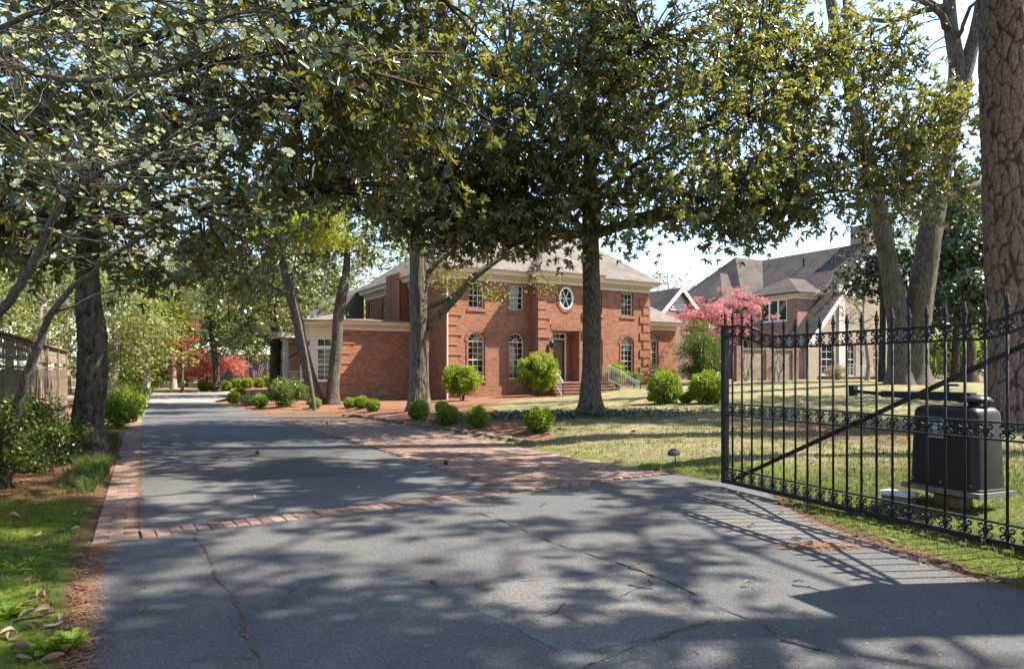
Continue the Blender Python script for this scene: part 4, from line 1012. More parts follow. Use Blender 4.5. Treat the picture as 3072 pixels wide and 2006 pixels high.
# ---------------------------------------------------------------- foliage
def unit(a): return a / np.maximum(1e-9, np.linalg.norm(a, axis=-1, keepdims=True))
def leafmesh(name, p, d, n, L_, W_l, tint, mat, fold=.18, droop=.12, simple=False):
    d = unit(d); w = unit(np.cross(d, n)); n = np.cross(w, d); L_ = np.broadcast_to(L_, len(p))[:, None]; W_l = np.broadcast_to(W_l, len(p))[:, None]
    a = p; t = p + d * L_ - n * droop * L_
    if simple:      # far foliage: one bent diamond per leaf
        s_ = p + d * .45 * L_ + n * .1 * W_l; v = np.stack([a, s_ + w * .55 * W_l, t, s_ - w * .55 * W_l], 1).reshape(-1, 3)
        return fastmesh(name, v, np.arange(4 * len(p)).reshape(-1, 4), mat, np.repeat(tint, 4))
    r1 = p + d * .26 * L_ + w * .42 * W_l + n * fold * W_l; l1 = p + d * .26 * L_ - w * .42 * W_l + n * fold * W_l
    r2 = p + d * .76 * L_ + w * .44 * W_l + n * (fold * W_l - droop * .5 * L_); l2 = p + d * .76 * L_ - w * .44 * W_l + n * (fold * W_l - droop * .5 * L_)
    v = np.stack([a, r1, r2, t, l2, l1], 1).reshape(-1, 3); b = np.arange(len(p))[:, None] * 6
    f = np.stack([b + [0, 1, 2, 3], b + [0, 3, 4, 5]], 1).reshape(-1, 4)
    return fastmesh(name, v, f, mat, np.repeat(tint, 6))
def basis(a):
    ref = np.where(np.abs(a[:, 2:3]) < .9, [[0, 0, 1.]], [[1., 0, 0]]); e1 = unit(np.cross(a, ref)); return e1, np.cross(a, e1)
def rosettes(rg_, tips, axes, k, L_, W_l, lo=35, hi=85):
    tips = np.repeat(tips, k, 0); ax = unit(np.repeat(axes, k, 0)); e1, e2 = basis(ax); N = len(tips)
    ph = np.tile(np.arange(k) * 2 * np.pi / k, N // k) + rg_.uniform(-.5, .5, N); th = np.radians(rg_.uniform(lo, hi, N))
    rad = e1 * np.cos(ph)[:, None] + e2 * np.sin(ph)[:, None]
    d = ax * np.cos(th)[:, None] + rad * np.sin(th)[:, None]; n = ax * np.sin(th)[:, None] - rad * np.cos(th)[:, None]
    sc_ = rg_.uniform(.7, 1.15, N); return tips - ax * rg_.uniform(0, .05, N)[:, None], d, n + rg_.normal(0, .15, (N, 3)), L_ * sc_, W_l * sc_ * rg_.uniform(.85, 1.15, N)
def ellips(rg_, n, c, r, power=.5, zmin=None, noisy=.55, freq=.35, thr=-.12):
    out = []
    c = np.array(c); r = np.array(r)
    while len(out) < n:
        v = rg_.normal(size=3); v /= np.linalg.norm(v); p = c + v * r * rg_.random() ** power * (1 + .22 * noise.noise(Vector(v * 2.2 + c)))
        if zmin is not None and p[2] < (zmin(p) if callable(zmin) else zmin): continue
        if noise.noise(Vector(p * freq + 17.3)) < thr: continue
        out.append(p)
    return np.array(out)
def curve(a, b, mid, n=7, wob=.0, rr=random):
    a, b, mid = Vector(a), Vector(b), Vector(mid); out = []
    for i in range(n + 1):
        t = i / n; p = a * (1-t)**2 + mid * 2*t*(1-t) + b * t*t
        if 0 < i < n and wob: p += Vector((rr.gauss(0, wob), rr.gauss(0, wob), rr.gauss(0, wob * .6)))
        out.append(p)
    return out
def resample(pts, rads, step):
    P_, R_ = [], []
    pts = [Vector(p) for p in pts]; n = len(pts)
    for i in range(n - 1):
        p0, p1, p2, p3 = pts[max(i-1, 0)], pts[i], pts[i+1], pts[min(i+2, n-1)]; m_ = max(1, int((p2 - p1).length / step))
        for k in range(m_):
            t = k / m_; t2, t3 = t*t, t*t*t
            P_.append(.5 * ((2*p1) + (p2 - p0)*t + (2*p0 - 5*p1 + 4*p2 - p3)*t2 + (3*p1 - p0 - 3*p2 + p3)*t3)); R_.append(rads[i] + (rads[i+1] - rads[i]) * t)
    P_.append(pts[-1]); R_.append(rads[-1]); return P_, R_
def trunk_disp(seed, amp=.1, furrow=0.0, flare=0.0, fh=.6, lobes=5):
    def f(p, dr, a):
        k = 1 + amp * noise.noise(Vector((dr.x * 1.6, dr.y * 1.6, p.z * .9 + seed))) + amp * .5 * noise.noise(Vector((dr.x * 5, dr.y * 5, p.z * 2.5 + seed)))
        if furrow: k += furrow * (abs(noise.noise(Vector((dr.x * 9, dr.y * 9, p.z * 1.1 + seed)))) - .25)
        if flare and p.z < fh * 2: k += flare * math.exp(-max(p.z, 0) / (fh * .4)) * (1 + .45 * math.sin(lobes * a + seed))
        return k
    return f
def bigtrunk(mb, pts, rads, seed, n=28, step=.12, **kw):
    P_, R_ = resample(pts, rads, step); mb.tube(P_, R_, n, disp=trunk_disp(seed, **kw))
def skeleton(seed, trunk_pts, clumps, nlimb, r0, z_lo, mat_parent, mat, name='limbs', thin=.012):
    """limbs from the trunk to far clumps, then branchlets from limbs to every clump"""
    rr = random.Random(seed); tp, tr = resample(trunk_pts, [1.0] * len(trunk_pts), .2); tz = np.array([p.z for p in tp]); mb = MB(); pts_ = [np.array(p) for p in tp if p.z > z_lo]
    order = sorted(range(len(clumps)), key=lambda i: rr.random()); chosen = []
    for i in order:
        c = clumps[i]
        if all(np.linalg.norm(c - clumps[j]) > 1.7 for j in chosen): chosen.append(i)
        if len(chosen) >= nlimb: break
    for i in chosen:
        c = Vector(clumps[i]); near_ = min(tp, key=lambda p: (p.to_2d() - c.to_2d()).length + abs(p.z - c.z)); dist = (c.to_2d() - near_.to_2d()).length
        h = min(max(z_lo, c.z - dist * rr.uniform(.25, .6)), tz.max()); a = tp[int(np.argmin(abs(tz - h)))]
        mid = a.lerp(c, .5) + Vector((0, 0, dist * rr.uniform(-.02, .2))); pl_ = curve(a, c, mid, 9, .09, rr); k = min(1.4, .45 + dist / 6)
        mb.tube(pl_, [r0 * k * (1 - .82 * j / 9) for j in range(10)], 8); pts_ += [np.array(p) for p in pl_[2:]]
    A_ = np.array(pts_)
    for i, c in enumerate(clumps):
        if i in chosen: continue
        dd = np.linalg.norm(A_ - c, axis=1) + .6 * np.maximum(0, A_[:, 2] - c[2]); a = Vector(A_[int(np.argmin(dd))]); c = Vector(c)
        mid = a.lerp(c, .55) + Vector((rr.gauss(0, .12), rr.gauss(0, .12), .12 * (c - a).length)); L_ = (c - a).length
        mb.tube(curve(a, c, mid, 5, .03, rr), [thin * (1.2 + L_ * .55) * (1 - .13 * j) for j in range(6)], 5)
    return mb.build(name, mat, mat_parent, smooth=True, fix=False)
def crown_rosettes(seed, clumps, per, rad, k, L_, W_l, base, mat, parent, name='crown', flat=.7, up=.35, centre=None, tmean=.42, simple=False):
    rg_ = np.random.default_rng(seed); N = len(clumps); c = np.repeat(clumps, per, 0); v = unit(rg_.normal(size=(N * per, 3)))
    off = v * (rad * rg_.random(N * per) ** .45)[:, None]; off[:, 2] *= flat; tips = c + off
    ctr = np.array(centre) if centre is not None else clumps.mean(0)
    ax = unit(unit(off) * .8 + unit(tips - ctr) * .6 + [0, 0, up] + rg_.normal(0, .35, tips.shape))
    p, d, n, L2, W2 = rosettes(rg_, tips, ax, k, L_, W_l)
    n = unit(n); flip = n[:, 2] < -.25; n[flip] *= -1
    ct = np.repeat(rg_.normal(0, .12, N), per * k); tint = np.clip(tmean + ct + rg_.normal(0, .17, len(p)), 0, 1)
    o = obj(name, leafmesh(name, p - np.array(base), d, n, L2, W2, tint, mat, simple=simple), parent); o['kind'] = 'stuff'; return o
def crown_loose(seed, clumps, per, rad, L_, W_l, base, mat, parent, name='crown', flat=.8, tmean=.5, tvar=.2, upbias=.4):
    rg_ = np.random.default_rng(seed); N = len(clumps); c = np.repeat(clumps, per, 0); v = unit(rg_.normal(size=(N * per, 3)))
    off = v * (rad * rg_.random(N * per) ** .5)[:, None]; off[:, 2] *= flat; p = c + off; M_ = len(p)
    d = unit(unit(off) * .7 + rg_.normal(0, .6, p.shape)); n = unit(rg_.normal(size=p.shape) + [0, 0, upbias]); s_ = rg_.uniform(.6, 1.2, M_)
    tint = np.clip(tmean + np.repeat(rg_.normal(0, .13, N), per) + rg_.normal(0, tvar, M_), 0, 1)
    o = obj(name, leafmesh(name, p - np.array(base), d, n, L_ * s_, W_l * s_, tint, mat, simple=True), parent); o['kind'] = 'stuff'; return o
def rel(pts, b): return [Vector(p) - Vector(b) for p in pts]

# ---- big magnolia on the lawn
b1 = G(1772, 1246); d1 = b1.y
mag = thing('magnolia_tree', 'large magnolia on the lawn with a straight grey trunk and glossy leaves', 'tree', b1)
tp = [(0, 0, -.1), (0, 0, .15), (.0, 0, .6), (.02, 0, 1.3), (.02, 0, 2.4), (.0, 0, 4.2), (-.02, .05, 6.0), (.05, .1, 8.5), (.0, .1, 11.5)]
mb = MB(); bigtrunk(mb, tp, [.29, .265, .245, .232, .222, .21, .17, .12, .04], 2.0, 40, .06, amp=.09, furrow=.07, flare=.8, fh=.55, lobes=6)
for z, a in ((3.55, 250), (3.0, 285), (4.0, 280)):
    mb.lathe([(.06, 0), (.07, .02), (.035, .03), (.03, .015)], 9, (.205 * math.cos(R(a)), .205 * math.sin(R(a)), z))
mb.build('trunk', M['bark_mag'], mag, smooth=True, fix=False)
rg1 = np.random.default_rng(21); B1 = np.array(b1)
def zlow(p):   # the crown's underside, lower on the left and drooping outwards
    x = p[0] - b1.x; return b1.z + 4.35 - .16 * max(0, abs(x) - 1.5) + (1.2 if abs(x) < 1.1 else 0)
cl = np.concatenate([ellips(rg1, 470, B1 + [.2, 0, 8.6], (5.4, 4.6, 5.4), .5, zlow, thr=-.14), ellips(rg1, 70, B1 + [.2, -2.4, 8.2], (2.6, 1.8, 2.9), .6, zlow, thr=-.3), ellips(rg1, 50, B1 + [-1.2, -.8, 5.7], (2.3, 1.2, .9), .5, None, thr=-.3), ellips(rg1, 40, B1 + [3.6, -.4, 4.9], (2.2, 1.4, .9), .5, lambda p: b1.z + 3.8, thr=-.3), ellips(rg1, 36, B1 + [6.2, -.2, 5.4], (2.0, 1.4, .9), .5, None, thr=-.3), ellips(rg1, 90, B1 + [-1.9, -.6, 4.7], (3.2, 1.5, 1.1), .5, lambda p: b1.z + 3.45, thr=-.3), ellips(rg1, 50, B1 + [-.6, -1.6, 6.6], (3.6, 1.5, 1.6), .5, lambda p: b1.z + 4.9, thr=-.2), ellips(rg1, 90, B1 + [-2.7, -.4, 5.3], (2.6, 1.6, 1.8), .5, lambda p: b1.z + 3.7, thr=-.2), ellips(rg1, 60, B1 + [3.4, -.4, 5.5], (3.0, 1.8, 1.4), .5, lambda p: b1.z + 4.1, thr=-.2), ellips(rg1, 170, B1 + [5.4, .3, 8.3], (2.9, 2.6, 3.8), .5, lambda p: b1.z + 4.9, thr=-.08), ellips(rg1, 75, B1 + [8.2, .2, 6.9], (1.7, 1.6, 2.7), .5, None, thr=-.1),
                     ellips(rg1, 130, B1 + [-4.2, -.5, 6.8], (2.6, 2.2, 2.8), .5, lambda p: b1.z + 3.75, thr=-.1)])
skeleton(5, rel([Vector(p) + b1 for p in tp], b1), cl - B1, 22, .075, 4.3, mag, M['bark_mag'])
crown_rosettes(6, cl, 12, .68, 7, .145, .058, b1, M['mag_leaf'], mag, centre=B1 + [.5, 0, 7.5])

# ---- magnolia on the left of the drive
b2 = G(262, 1378); mag2 = thing('magnolia_tree', 'dark trunked magnolia leaning over the left edge of the driveway', 'tree', b2)
tp2 = [(-.02, 0, -.1), (0, 0, .12), (.0, 0, .5), (.06, 0, 1.1), (.07, 0, 1.7), (.0, 0, 2.4), (.02, 0, 3.4), (.02, .05, 4.6), (.1, 0, 6.4), (.05, 0, 9)]
mb = MB(); bigtrunk(mb, tp2, [.28, .235, .195, .20, .185, .155, .14, .125, .10, .03], 7.0, 36, .06, amp=.16, furrow=.05, flare=.55, fh=.5)
mb.build('trunk', M['bark_dark'], mag2, smooth=True, fix=False)
B2 = np.array(b2); rg2 = np.random.default_rng(31)
cl2 = np.concatenate([ellips(rg2, 380, B2 + [.3, .5, 6.3], (4.4, 4.2, 4.0), .5, lambda p: b2.z + 2.35 + .14 * abs(p[0] - b2.x), thr=-.14), ellips(rg2, 60, B2 + [-1.2, 0, 3.6], (2.4, 2.2, 1.5), .5, lambda p: b2.z + 2.1, thr=-.2), ellips(rg2, 160, B2 + [3.6, 2.0, 6.8], (2.9, 3.0, 3.3), .5, lambda p: b2.z + 4.1, thr=-.14)])
skeleton(8, rel([Vector(p) + b2 for p in tp2], b2), cl2 - B2, 20, .06, 3.3, mag2, M['bark_dark'])
crown_rosettes(9, cl2, 11, .62, 7, .155, .060, b2, M['mag_leaf'], mag2, centre=B2 + [0, 0, 5.5], tmean=.40)

# ---- leaning twin-trunk magnolia in front of the left wing
b3 = G(968, 1213); mag3 = thing('magnolia_tree', 'two leaning trunks of a magnolia growing in front of the bay window', 'tree', b3)
d3 = b3.y
def px3(px, py, dy=0): return P(px, py, d3 + dy) - b3
ta = [px3(950, 1216), px3(941, 1180), px3(924, 1110), px3(907, 1040), px3(893, 960), px3(873, 890), px3(850, 800, .5), px3(835, 680, .8)]
tb = [px3(998, 1216), px3(999, 1170), px3(1004, 1100), px3(1011, 1020), px3(1016, 940), px3(1030, 860), px3(1040, 790, .3), px3(1040, 650, .6)]
mb = MB(); bigtrunk(mb, ta, [.40, .30, .25, .235, .225, .21, .16, .06], 3.3, 26, .14, amp=.12, flare=.25, fh=.5); bigtrunk(mb, tb, [.34, .28, .245, .235, .23, .21, .15, .05], 5.3, 26, .14, amp=.12, flare=.2, fh=.5)
mb.build('trunk', M['bark_mag'], mag3, smooth=True, fix=False)
B3 = np.array(b3); rg3 = np.random.default_rng(41)
cl3 = np.concatenate([ellips(rg3, 150, B3 + [-2.2, 0, 8.2], (3.8, 3.2, 3.6), .5, lambda p: b3.z + 4.7, thr=-.1), ellips(rg3, 120, B3 + [1.6, .5, 9.2], (3.4, 3, 3.8), .5, lambda p: b3.z + 6.0, thr=-.1),
                      ellips(rg3, 80, B3 + [-4.4, .5, 6.4], (2.0, 2, 2.4), .5, lambda p: b3.z + 3.2, thr=-.1), ellips(rg3, 130, B3 + [-.5, 1, 12.6], (5.2, 3.5, 4.6), .5, None, thr=-.12)])
skeleton(11, ta, cl3 - B3, 18, .07, 4.3, mag3, M['bark_mag'])
crown_rosettes(12, cl3, 13, .72, 7, .18, .075, b3, M['mag_leaf'], mag3, tmean=.45, simple=True)

# ---- tall straight tree between drive and house
b4 = G(1256, 1232); tul = thing('tulip_tree', 'tall straight furrowed trunk standing in the pine straw beside the house corner', 'tree', b4); d4 = b4.y
def px4(px, py, dy=0): return P(px, py, d4 + dy) - b4
tt = [px4(1256, 1236), px4(1256, 1200), px4(1257, 1120), px4(1258, 1000), px4(1256, 880), px4(1254, 760), px4(1258, 640), px4(1264, 520), px4(1270, 330), px4(1276, 150), px4(1284, -60), px4(1290, -350)]
mb = MB(); bigtrunk(mb, tt, [.42, .35, .315, .30, .285, .26, .22, .15, .125, .11, .09, .04], 9.0, 44, .08, amp=.06, furrow=.13, flare=.22, fh=.6)
for pts, r in (([px4(1285, 985), px4(1320, 945), px4(1370, 890), px4(1420, 830), px4(1500, 770, .3), px4(1590, 690, .6)], [.15, .13, .115, .10, .07, .03]),
               ([px4(1275, 925), px4(1320, 905), px4(1370, 880), px4(1450, 815, -.2), px4(1540, 750, -.4)], [.11, .09, .085, .06, .03]),
               ([px4(1270, 840), px4(1310, 790), px4(1370, 745), px4(1430, 690)], [.10, .075, .06, .03]),
               ([px4(1258, 640), px4(1246, 520), px4(1240, 350), px4(1228, 120), px4(1222, -150)], [.13, .10, .085, .07, .05]),
               ([px4(1256, 660), px4(1290, 560), px4(1320, 430), px4(1335, 200)], [.11, .07, .055, .03]), ([px4(1225, 420), px4(1190, 250), px4(1160, 60)], [.06, .045, .03])):
    bigtrunk(mb, pts, r, 1.0, 12, .12, amp=.1)
mb.build('trunk', M['bark_tulip'], tul, smooth=True, fix=False)
B4 = np.array(b4); rg4 = np.random.default_rng(51)
cl4 = np.concatenate([ellips(rg4, 90, B4 + [0, .5, 15], (4.2, 4, 6.5), .45, lambda p: b4.z + 8.5, thr=-.05), np.array([np.array(P(x, y, d4) ) for x, y in ((1310, 830), (1335, 850), (1350, 870), (1440, 860), (1470, 880), (1500, 890), (1370, 835), (1618, 850), (1650, 860), (1400, 840), (1345, 800))])])
skeleton(13, tt, cl4 - B4, 12, .045, 7.5, tul, M['bark_tulip'])
crown_loose(14, cl4, 70, .55, .075, .05, b4, M['yel_leaf'], tul, tmean=.6)

# ---- twin oak on the right
b5 = P(2722, 1166, 24.0); b5.z = gzf(b5.x, b5.y); oak = thing('oak_tree', 'twin trunked oak with bare upper limbs on the lawn behind the gate', 'tree', b5)
def px5(px, py, dy=0): return P(px, py, 24.0 + dy) - b5
mb = MB()
o1 = [px5(2738, 1172), px5(2738, 1140), px5(2742, 1060), px5(2752, 960), px5(2775, 800), px5(2800, 640), px5(2830, 480), px5(2858, 330), px5(2870, 200), px5(2850, 60), px5(2845, -150)]
o2 = [px5(2712, 1172), px5(2706, 1140), px5(2704, 1060), px5(2694, 960), px5(2668, 800), px5(2640, 660), px5(2610, 500), px5(2560, 300), px5(2510, 100), px5(2480, -60), px5(2440, -250)]
bigtrunk(mb, o1, [.62, .50, .46, .44, .39, .36, .36, .32, .25, .22, .12], 4.0, 36, .12, amp=.08, furrow=.07, flare=.5, fh=.6); bigtrunk(mb, o2, [.60, .48, .42, .36, .30, .28, .24, .20, .18, .15, .08], 6.0, 32, .12, amp=.08, furrow=.07, flare=.4, fh=.6)
for pts, r in (([px5(2858, 330), px5(2900, 200), px5(2935, 60), px5(2960, -120)], [.28, .24, .20, .15]), ([px5(2840, 20), px5(2760, 35), px5(2680, 62), px5(2600, 55), px5(2530, 20)], [.13, .10, .085, .06, .03]),
               ([px5(2690, 60), px5(2640, 90), px5(2560, 110), px5(2500, 150)], [.06, .045, .03, .015]), ([px5(2560, 300), px5(2540, 150), px5(2535, 0), px5(2530, -150)], [.12, .09, .08, .05]),
               ([px5(2805, 600), px5(2860, 590), px5(2920, 560), px5(2990, 530, .5)], [.16, .14, .12, .08])):
    bigtrunk(mb, pts, r, 2.0, 12, .15, amp=.12)
mb.build('trunk', M['bark_oak'], oak, smooth=True, fix=False)
B5 = np.array(b5); rg5 = np.random.default_rng(61)
cl5 = ellips(rg5, 120, B5 + [-1, 0, 17], (6.5, 5, 6), .5, lambda p: b5.z + 10.8, thr=-.05)
skeleton(15, o1, cl5 - B5, 18, .08, 9.0, oak, M['bark_oak'])
crown_loose(16, cl5, 26, .8, .09, .05, b5, M['bud_leaf'], oak, tmean=.4)

# ---- pine trunk on the right edge, bark plates as relief
b6 = P(3048, 1300, 12.6); b6.z = gzf(b6.x, b6.y); pine = thing('pine_tree', 'massive pine trunk with plated reddish bark beside the gate opener', 'tree', b6)
pth, prd = resample([P(3046, 1330, 12.6) - b6, P(3045, 1290, 12.6) - b6, P(3044, 1200, 12.6) - b6, P(3041, 900, 12.6) - b6, P(3028, 500, 12.6) - b6, P(3012, 0, 12.6) - b6, P(2996, -500, 12.6) - b6, P(2985, -1100, 12.6) - b6, P(2980, -2300, 12.6) - b6],
                    [.56, .50, .445, .415, .405, .39, .35, .27, .08], .042)
nseg = 124; cut = next(i for i, p in enumerate(pth) if p.z > 10)
pv, pt = [], []
for i, (p, r) in enumerate(zip(pth[:cut], prd[:cut])):
    for k in range(nseg):
        a = 2 * math.pi * k / nseg; x_, y_ = math.cos(a), math.sin(a)
        u3 = Vector((x_ * 3.3, y_ * 3.3, p.z * 2.3)); u3 += Vector((noise.noise(u3 * 1.5), noise.noise(u3 * 1.5 + Vector((9, 0, 0))), noise.noise(u3 * 1.5 + Vector((0, 9, 0))))) * .28
        ds, _ = noise.voronoi(u3); e = min(1, (ds[1] - ds[0]) * 4.0); fine = noise.noise(Vector((x_ * 14, y_ * 14, p.z * 12))) + 1.6 * noise.noise(Vector((x_ * 5, y_ * 5, p.z * 3)))
        pv.append((p.x + x_ * (r + .032 * e + .009 * fine), p.y + y_ * (r + .032 * e + .009 * fine), p.z)); pt.append(e)
pf = np.array([(i*nseg + k, i*nseg + (k+1) % nseg, (i+1)*nseg + (k+1) % nseg, (i+1)*nseg + k) for i in range(cut - 1) for k in range(nseg)])
obj('trunk', fastmesh('trunk', pv, pf, M['bark_pine'], np.array(pt), smooth=True), pine)
mb = MB(); mb.tube(pth[cut - 1::20], prd[cut - 1::20], 20); mb.build('upper_trunk', M['bark_pine'], pine, smooth=True)
B6 = np.array(b6); rg6 = np.random.default_rng(71)
cl6 = ellips(rg6, 90, B6 + [-.3, 0, 19], (4, 4, 4.5), .5, None, thr=-.2)
skeleton(17, [p for p in pth[::30]], cl6 - B6, 14, .07, 13, pine, M['bark_pine'])
crown_loose(18, cl6, 150, .7, .26, .012, b6, M['pine_leaf'], pine, upbias=0)

# ---- evergreen behind the oak
def evergreen(px, py, d, h, rx, label, seed, n, mat='mag_leaf_dark', name='holly_tree', zmin=.5, tm=.4, r=.16, L_=.19, W_l=.10, per=14, cz=.55, rad=.75, thr=-.15, freq=.35):
    b = P(px, py, d); b.z = gzf(b.x, b.y); t = thing(name, label, 'tree', b); rg_ = np.random.default_rng(seed)
    tp_ = [(0, 0, -.2), (0, 0, .5), (.05, 0, h * .3), (-.05, .05, h * .6), (0, 0, h * .95)]
    mb = MB(); bigtrunk(mb, tp_, [r * 1.35, r, r * .85, r * .55, .03], seed * 1.1, 16, .2, amp=.12, flare=.2); mb.build('trunk', M['bark_dark'], t, smooth=True, fix=False)
    Bn = np.array(b); cl_ = ellips(rg_, n, Bn + [0, 0, h * cz], (rx, rx, h * .48), .55, b.z + zmin, thr=thr, freq=freq)
    skeleton(seed + 1, [Vector(p) for p in tp_], cl_ - Bn, 10, .05, zmin * .6, t, M['bark_dark'])
    crown_rosettes(seed + 2, cl_, per, rad, 6, L_, W_l, b, M[mat], t, tmean=tm, simple=True); return t
evergreen(2865, 1150, 31, 10.5, 3.0, 'dense dark evergreen filling the gap behind the twin oak', 81, 190, zmin=1.4)
evergreen(2990, 1150, 34, 11.5, 3.0, 'dense dark evergreen rising behind the big pine trunk', 83, 150, zmin=1.6)
evergreen(824, 1160, 40, 11, 3.9, 'dark trunked magnolia standing behind the flag', 89, 190, 'mag_leaf', zmin=3.0, tm=.45, r=.33, name='magnolia_tree')
evergreen(2645, 1150, 33, 10.5, 1.9, 'evergreen leafing out between the tan gable and the twin oak', 87, 80, zmin=4.2, tm=.5)
evergreen(2905, 1150, 26.5, 4.2, .9, 'slim dark trunked evergreen between the oak and the pine', 85, 26, zmin=2.6, r=.26)
# ---------------------------------------------------------------- flowering dogwood at upper left, near the camera
bd = Vector((-6.0, 7.6, 0)); bd.z = gzf(bd.x, bd.y); dog = thing('dogwood_tree', 'flowering dogwood with thin grey limbs and cream blossoms reaching over from the left', 'tree', bd)
def D(px, py, d): return P(px, py, d) - bd
rd = random.Random(77)
stems = [([Vector((0, 0, -.1)), D(-30, 1430, 7.4), D(8, 1363, 7.3), D(60, 1200, 7.2), D(104, 1062, 7.1), D(127, 1000, 7.1), D(154, 940, 7.0), D(216, 863, 6.9), D(278, 817, 6.8), D(332, 771, 6.7), D(417, 717, 6.5), D(494, 670, 6.3), D(610, 640, 6.0)],
          [.075, .06, .055, .048, .042, .038, .034, .026, .023, .02, .016, .012, .006]),
         ([D(-30, 1430, 7.4), D(-90, 1200, 7.0), D(-60, 1020, 6.7), D(0, 940, 6.5), D(46, 875, 6.4), D(100, 786, 6.3), D(143, 693, 6.2), D(189, 605, 6.1), D(247, 550, 6.0), D(320, 508, 5.9), D(409, 477, 5.7), D(502, 419, 5.4), D(620, 360, 5.1), D(720, 330, 4.8)],
          [.055, .05, .047, .044, .04, .037, .032, .029, .024, .02, .016, .013, .009, .005]),
         ([D(77, 832, 6.35), D(150, 755, 6.5), D(216, 697, 6.6), D(270, 628, 6.6), D(328, 581, 6.5), D(420, 520, 6.4)], [.024, .021, .018, .014, .011, .006]),
         ([D(154, 940, 7.0), D(230, 915, 7.1), D(300, 880, 7.1), D(380, 860, 7.0)], [.022, .016, .011, .006]),
         ([D(-90, 1200, 7.0), D(-200, 800, 6.0), D(-150, 400, 5.4), D(0, 185, 5.2), D(39, 197, 5.15), D(116, 224, 5.1), D(270, 245, 5.0), D(367, 232, 4.9), D(494, 216, 4.7), D(620, 160, 4.5), D(760, 110, 4.3)],
          [.045, .04, .034, .030, .027, .025, .021, .018, .013, .009, .004]),
         ([D(-150, 400, 5.4), D(-100, 200, 5.0), D(0, 89, 4.8), D(97, 42, 4.7), D(208, 0, 4.6), D(330, -60, 4.5), D(520, -90, 4.4)], [.03, .026, .022, .018, .014, .01, .006]),
         ([D(208, 0, 4.6), D(336, 89, 4.7), D(386, 185, 4.8), D(421, 270, 4.9), D(483, 355, 5.0), D(540, 425, 5.1), D(600, 500, 5.2)], [.010, .009, .008, .008, .007, .006, .003]),
         ([D(330, -60, 4.5), D(520, 20, 4.4), D(640, 60, 4.3), D(760, 30, 4.2), D(940, 35, 4.1), D(1080, 15, 4.1)], [.012, .011, .009, .007, .006, .003]),
         ([D(189, 605, 6.1), D(150, 500, 6.0), D(100, 430, 5.9), D(60, 380, 5.8)], [.016, .013, .01, .005]), ([D(270, 628, 6.6), D(275, 520, 6.3), D(310, 380, 6.0), D(380, 280, 5.8)], [.012, .012, .010, .006]),
         ([D(640, 60, 4.3), D(800, 30, 4.15), D(860, 75, 4.1), D(950, 130, 4.1), D(1010, 145, 4.1), D(1060, 110, 4.1)], [.008, .007, .006, .005, .004, .003])]
mb = MB(); skel = []
for pts, r in stems:
    P_, R_ = resample(pts, r, .09); P_ = [p + Vector((rd.gauss(0, .006), rd.gauss(0, .006), rd.gauss(0, .006))) for p in P_]; mb.tube(P_, R_, 8, disp=trunk_disp(1.7, amp=.12)); skel += [(p, q) for p, q in zip(P_, R_)]
mb.build('trunk', M['bark_twig'], dog, smooth=True, fix=False)
tw = MB(); ends = []
cand_ = [s for s in skel if s[1] < .028 and (s[0] + bd).z > 2.3]
def twig(a, d, L_, r, depth):
    pts = [a]; p = a.copy(); dd = d.normalized()
    for k in range(4):
        dd = (dd + Vector((rd.gauss(0, .22), rd.gauss(0, .22), rd.gauss(0, .10) + .05))).normalized(); p = p + dd * L_ / 4; pts.append(p.copy())
        if depth and k >= 1 and rd.random() < .75:
            side = dd.cross(Vector((0, 0, 1))).normalized() * rd.choice((-1, 1)); twig(p, (dd * .6 + side * .8 + Vector((0, 0, rd.uniform(-.05, .25)))), L_ * rd.uniform(.4, .65), r * .55, depth - 1)
    tw.tube(pts, [r * (1 - .18 * k) for k in range(5)], 4, cap=False); ends.append((p, dd))
for k in range(170):
    a, r = cand_[rd.randrange(len(cand_))]; an = rd.uniform(0, 2 * math.pi)
    twig(a, Vector((math.cos(an) * 1.0 + .25, math.sin(an), rd.uniform(-.15, .3))), rd.uniform(.35, .85), min(.007, r * .6), 2)
for px, py, d in [(rd.uniform(0, 820), rd.uniform(0, 560), rd.uniform(4.3, 6.6)) for _ in range(60)]:
    a = min((s[0] for s in cand_), key=lambda p: (p - D(px, py, d)).length); e_ = D(px, py, d); tw.tube(curve(a, e_, a.lerp(e_, .5) + Vector((0, 0, .06)), 5, .02, rd), [.005, .0045, .004, .0035, .003, .002], 4, cap=False); twig(e_, (e_ - a), .45, .004, 1)
tw.build('twigs', M['bark_twig'], dog, fix=False)
rgd = np.random.default_rng(7)
def bloom_arrays(c, ax, size):
    e1, e2 = basis(ax); N = len(c); P_, D_a, N_, L_, W_a, T_ = [], [], [], [], [], []
    ph0 = rgd.uniform(0, 2*np.pi, N)
    for k in range(4):
        ph = ph0 + k * np.pi / 2; rad = e1 * np.cos(ph)[:, None] + e2 * np.sin(ph)[:, None]; cup = rgd.uniform(.15, .55, N)[:, None]
        P_.append(c); D_a.append(unit(rad + ax * cup)); N_.append(unit(ax - rad * cup)); L_.append(size * rgd.uniform(.85, 1.1, N)); W_a.append(size * rgd.uniform(.75, .95, N)); T_.append(np.clip(rgd.normal(.55, .2, N), 0, 1))
    return [np.concatenate(a) for a in (P_, D_a, N_, L_, W_a, T_)]
ec = np.array([e[0] for e in ends]); ed_ = np.array([e[1] for e in ends]); ax_ = unit(ed_ * .35 + [0, 0, .9] + rgd.normal(0, .4, ec.shape))
wld = ec + np.array(bd); dist = np.linalg.norm(wld - [0, 0, CAM_H], axis=1); pxs = wld[:, 0] / wld[:, 1] * F + CX; order = np.argsort(dist)
ccen = None
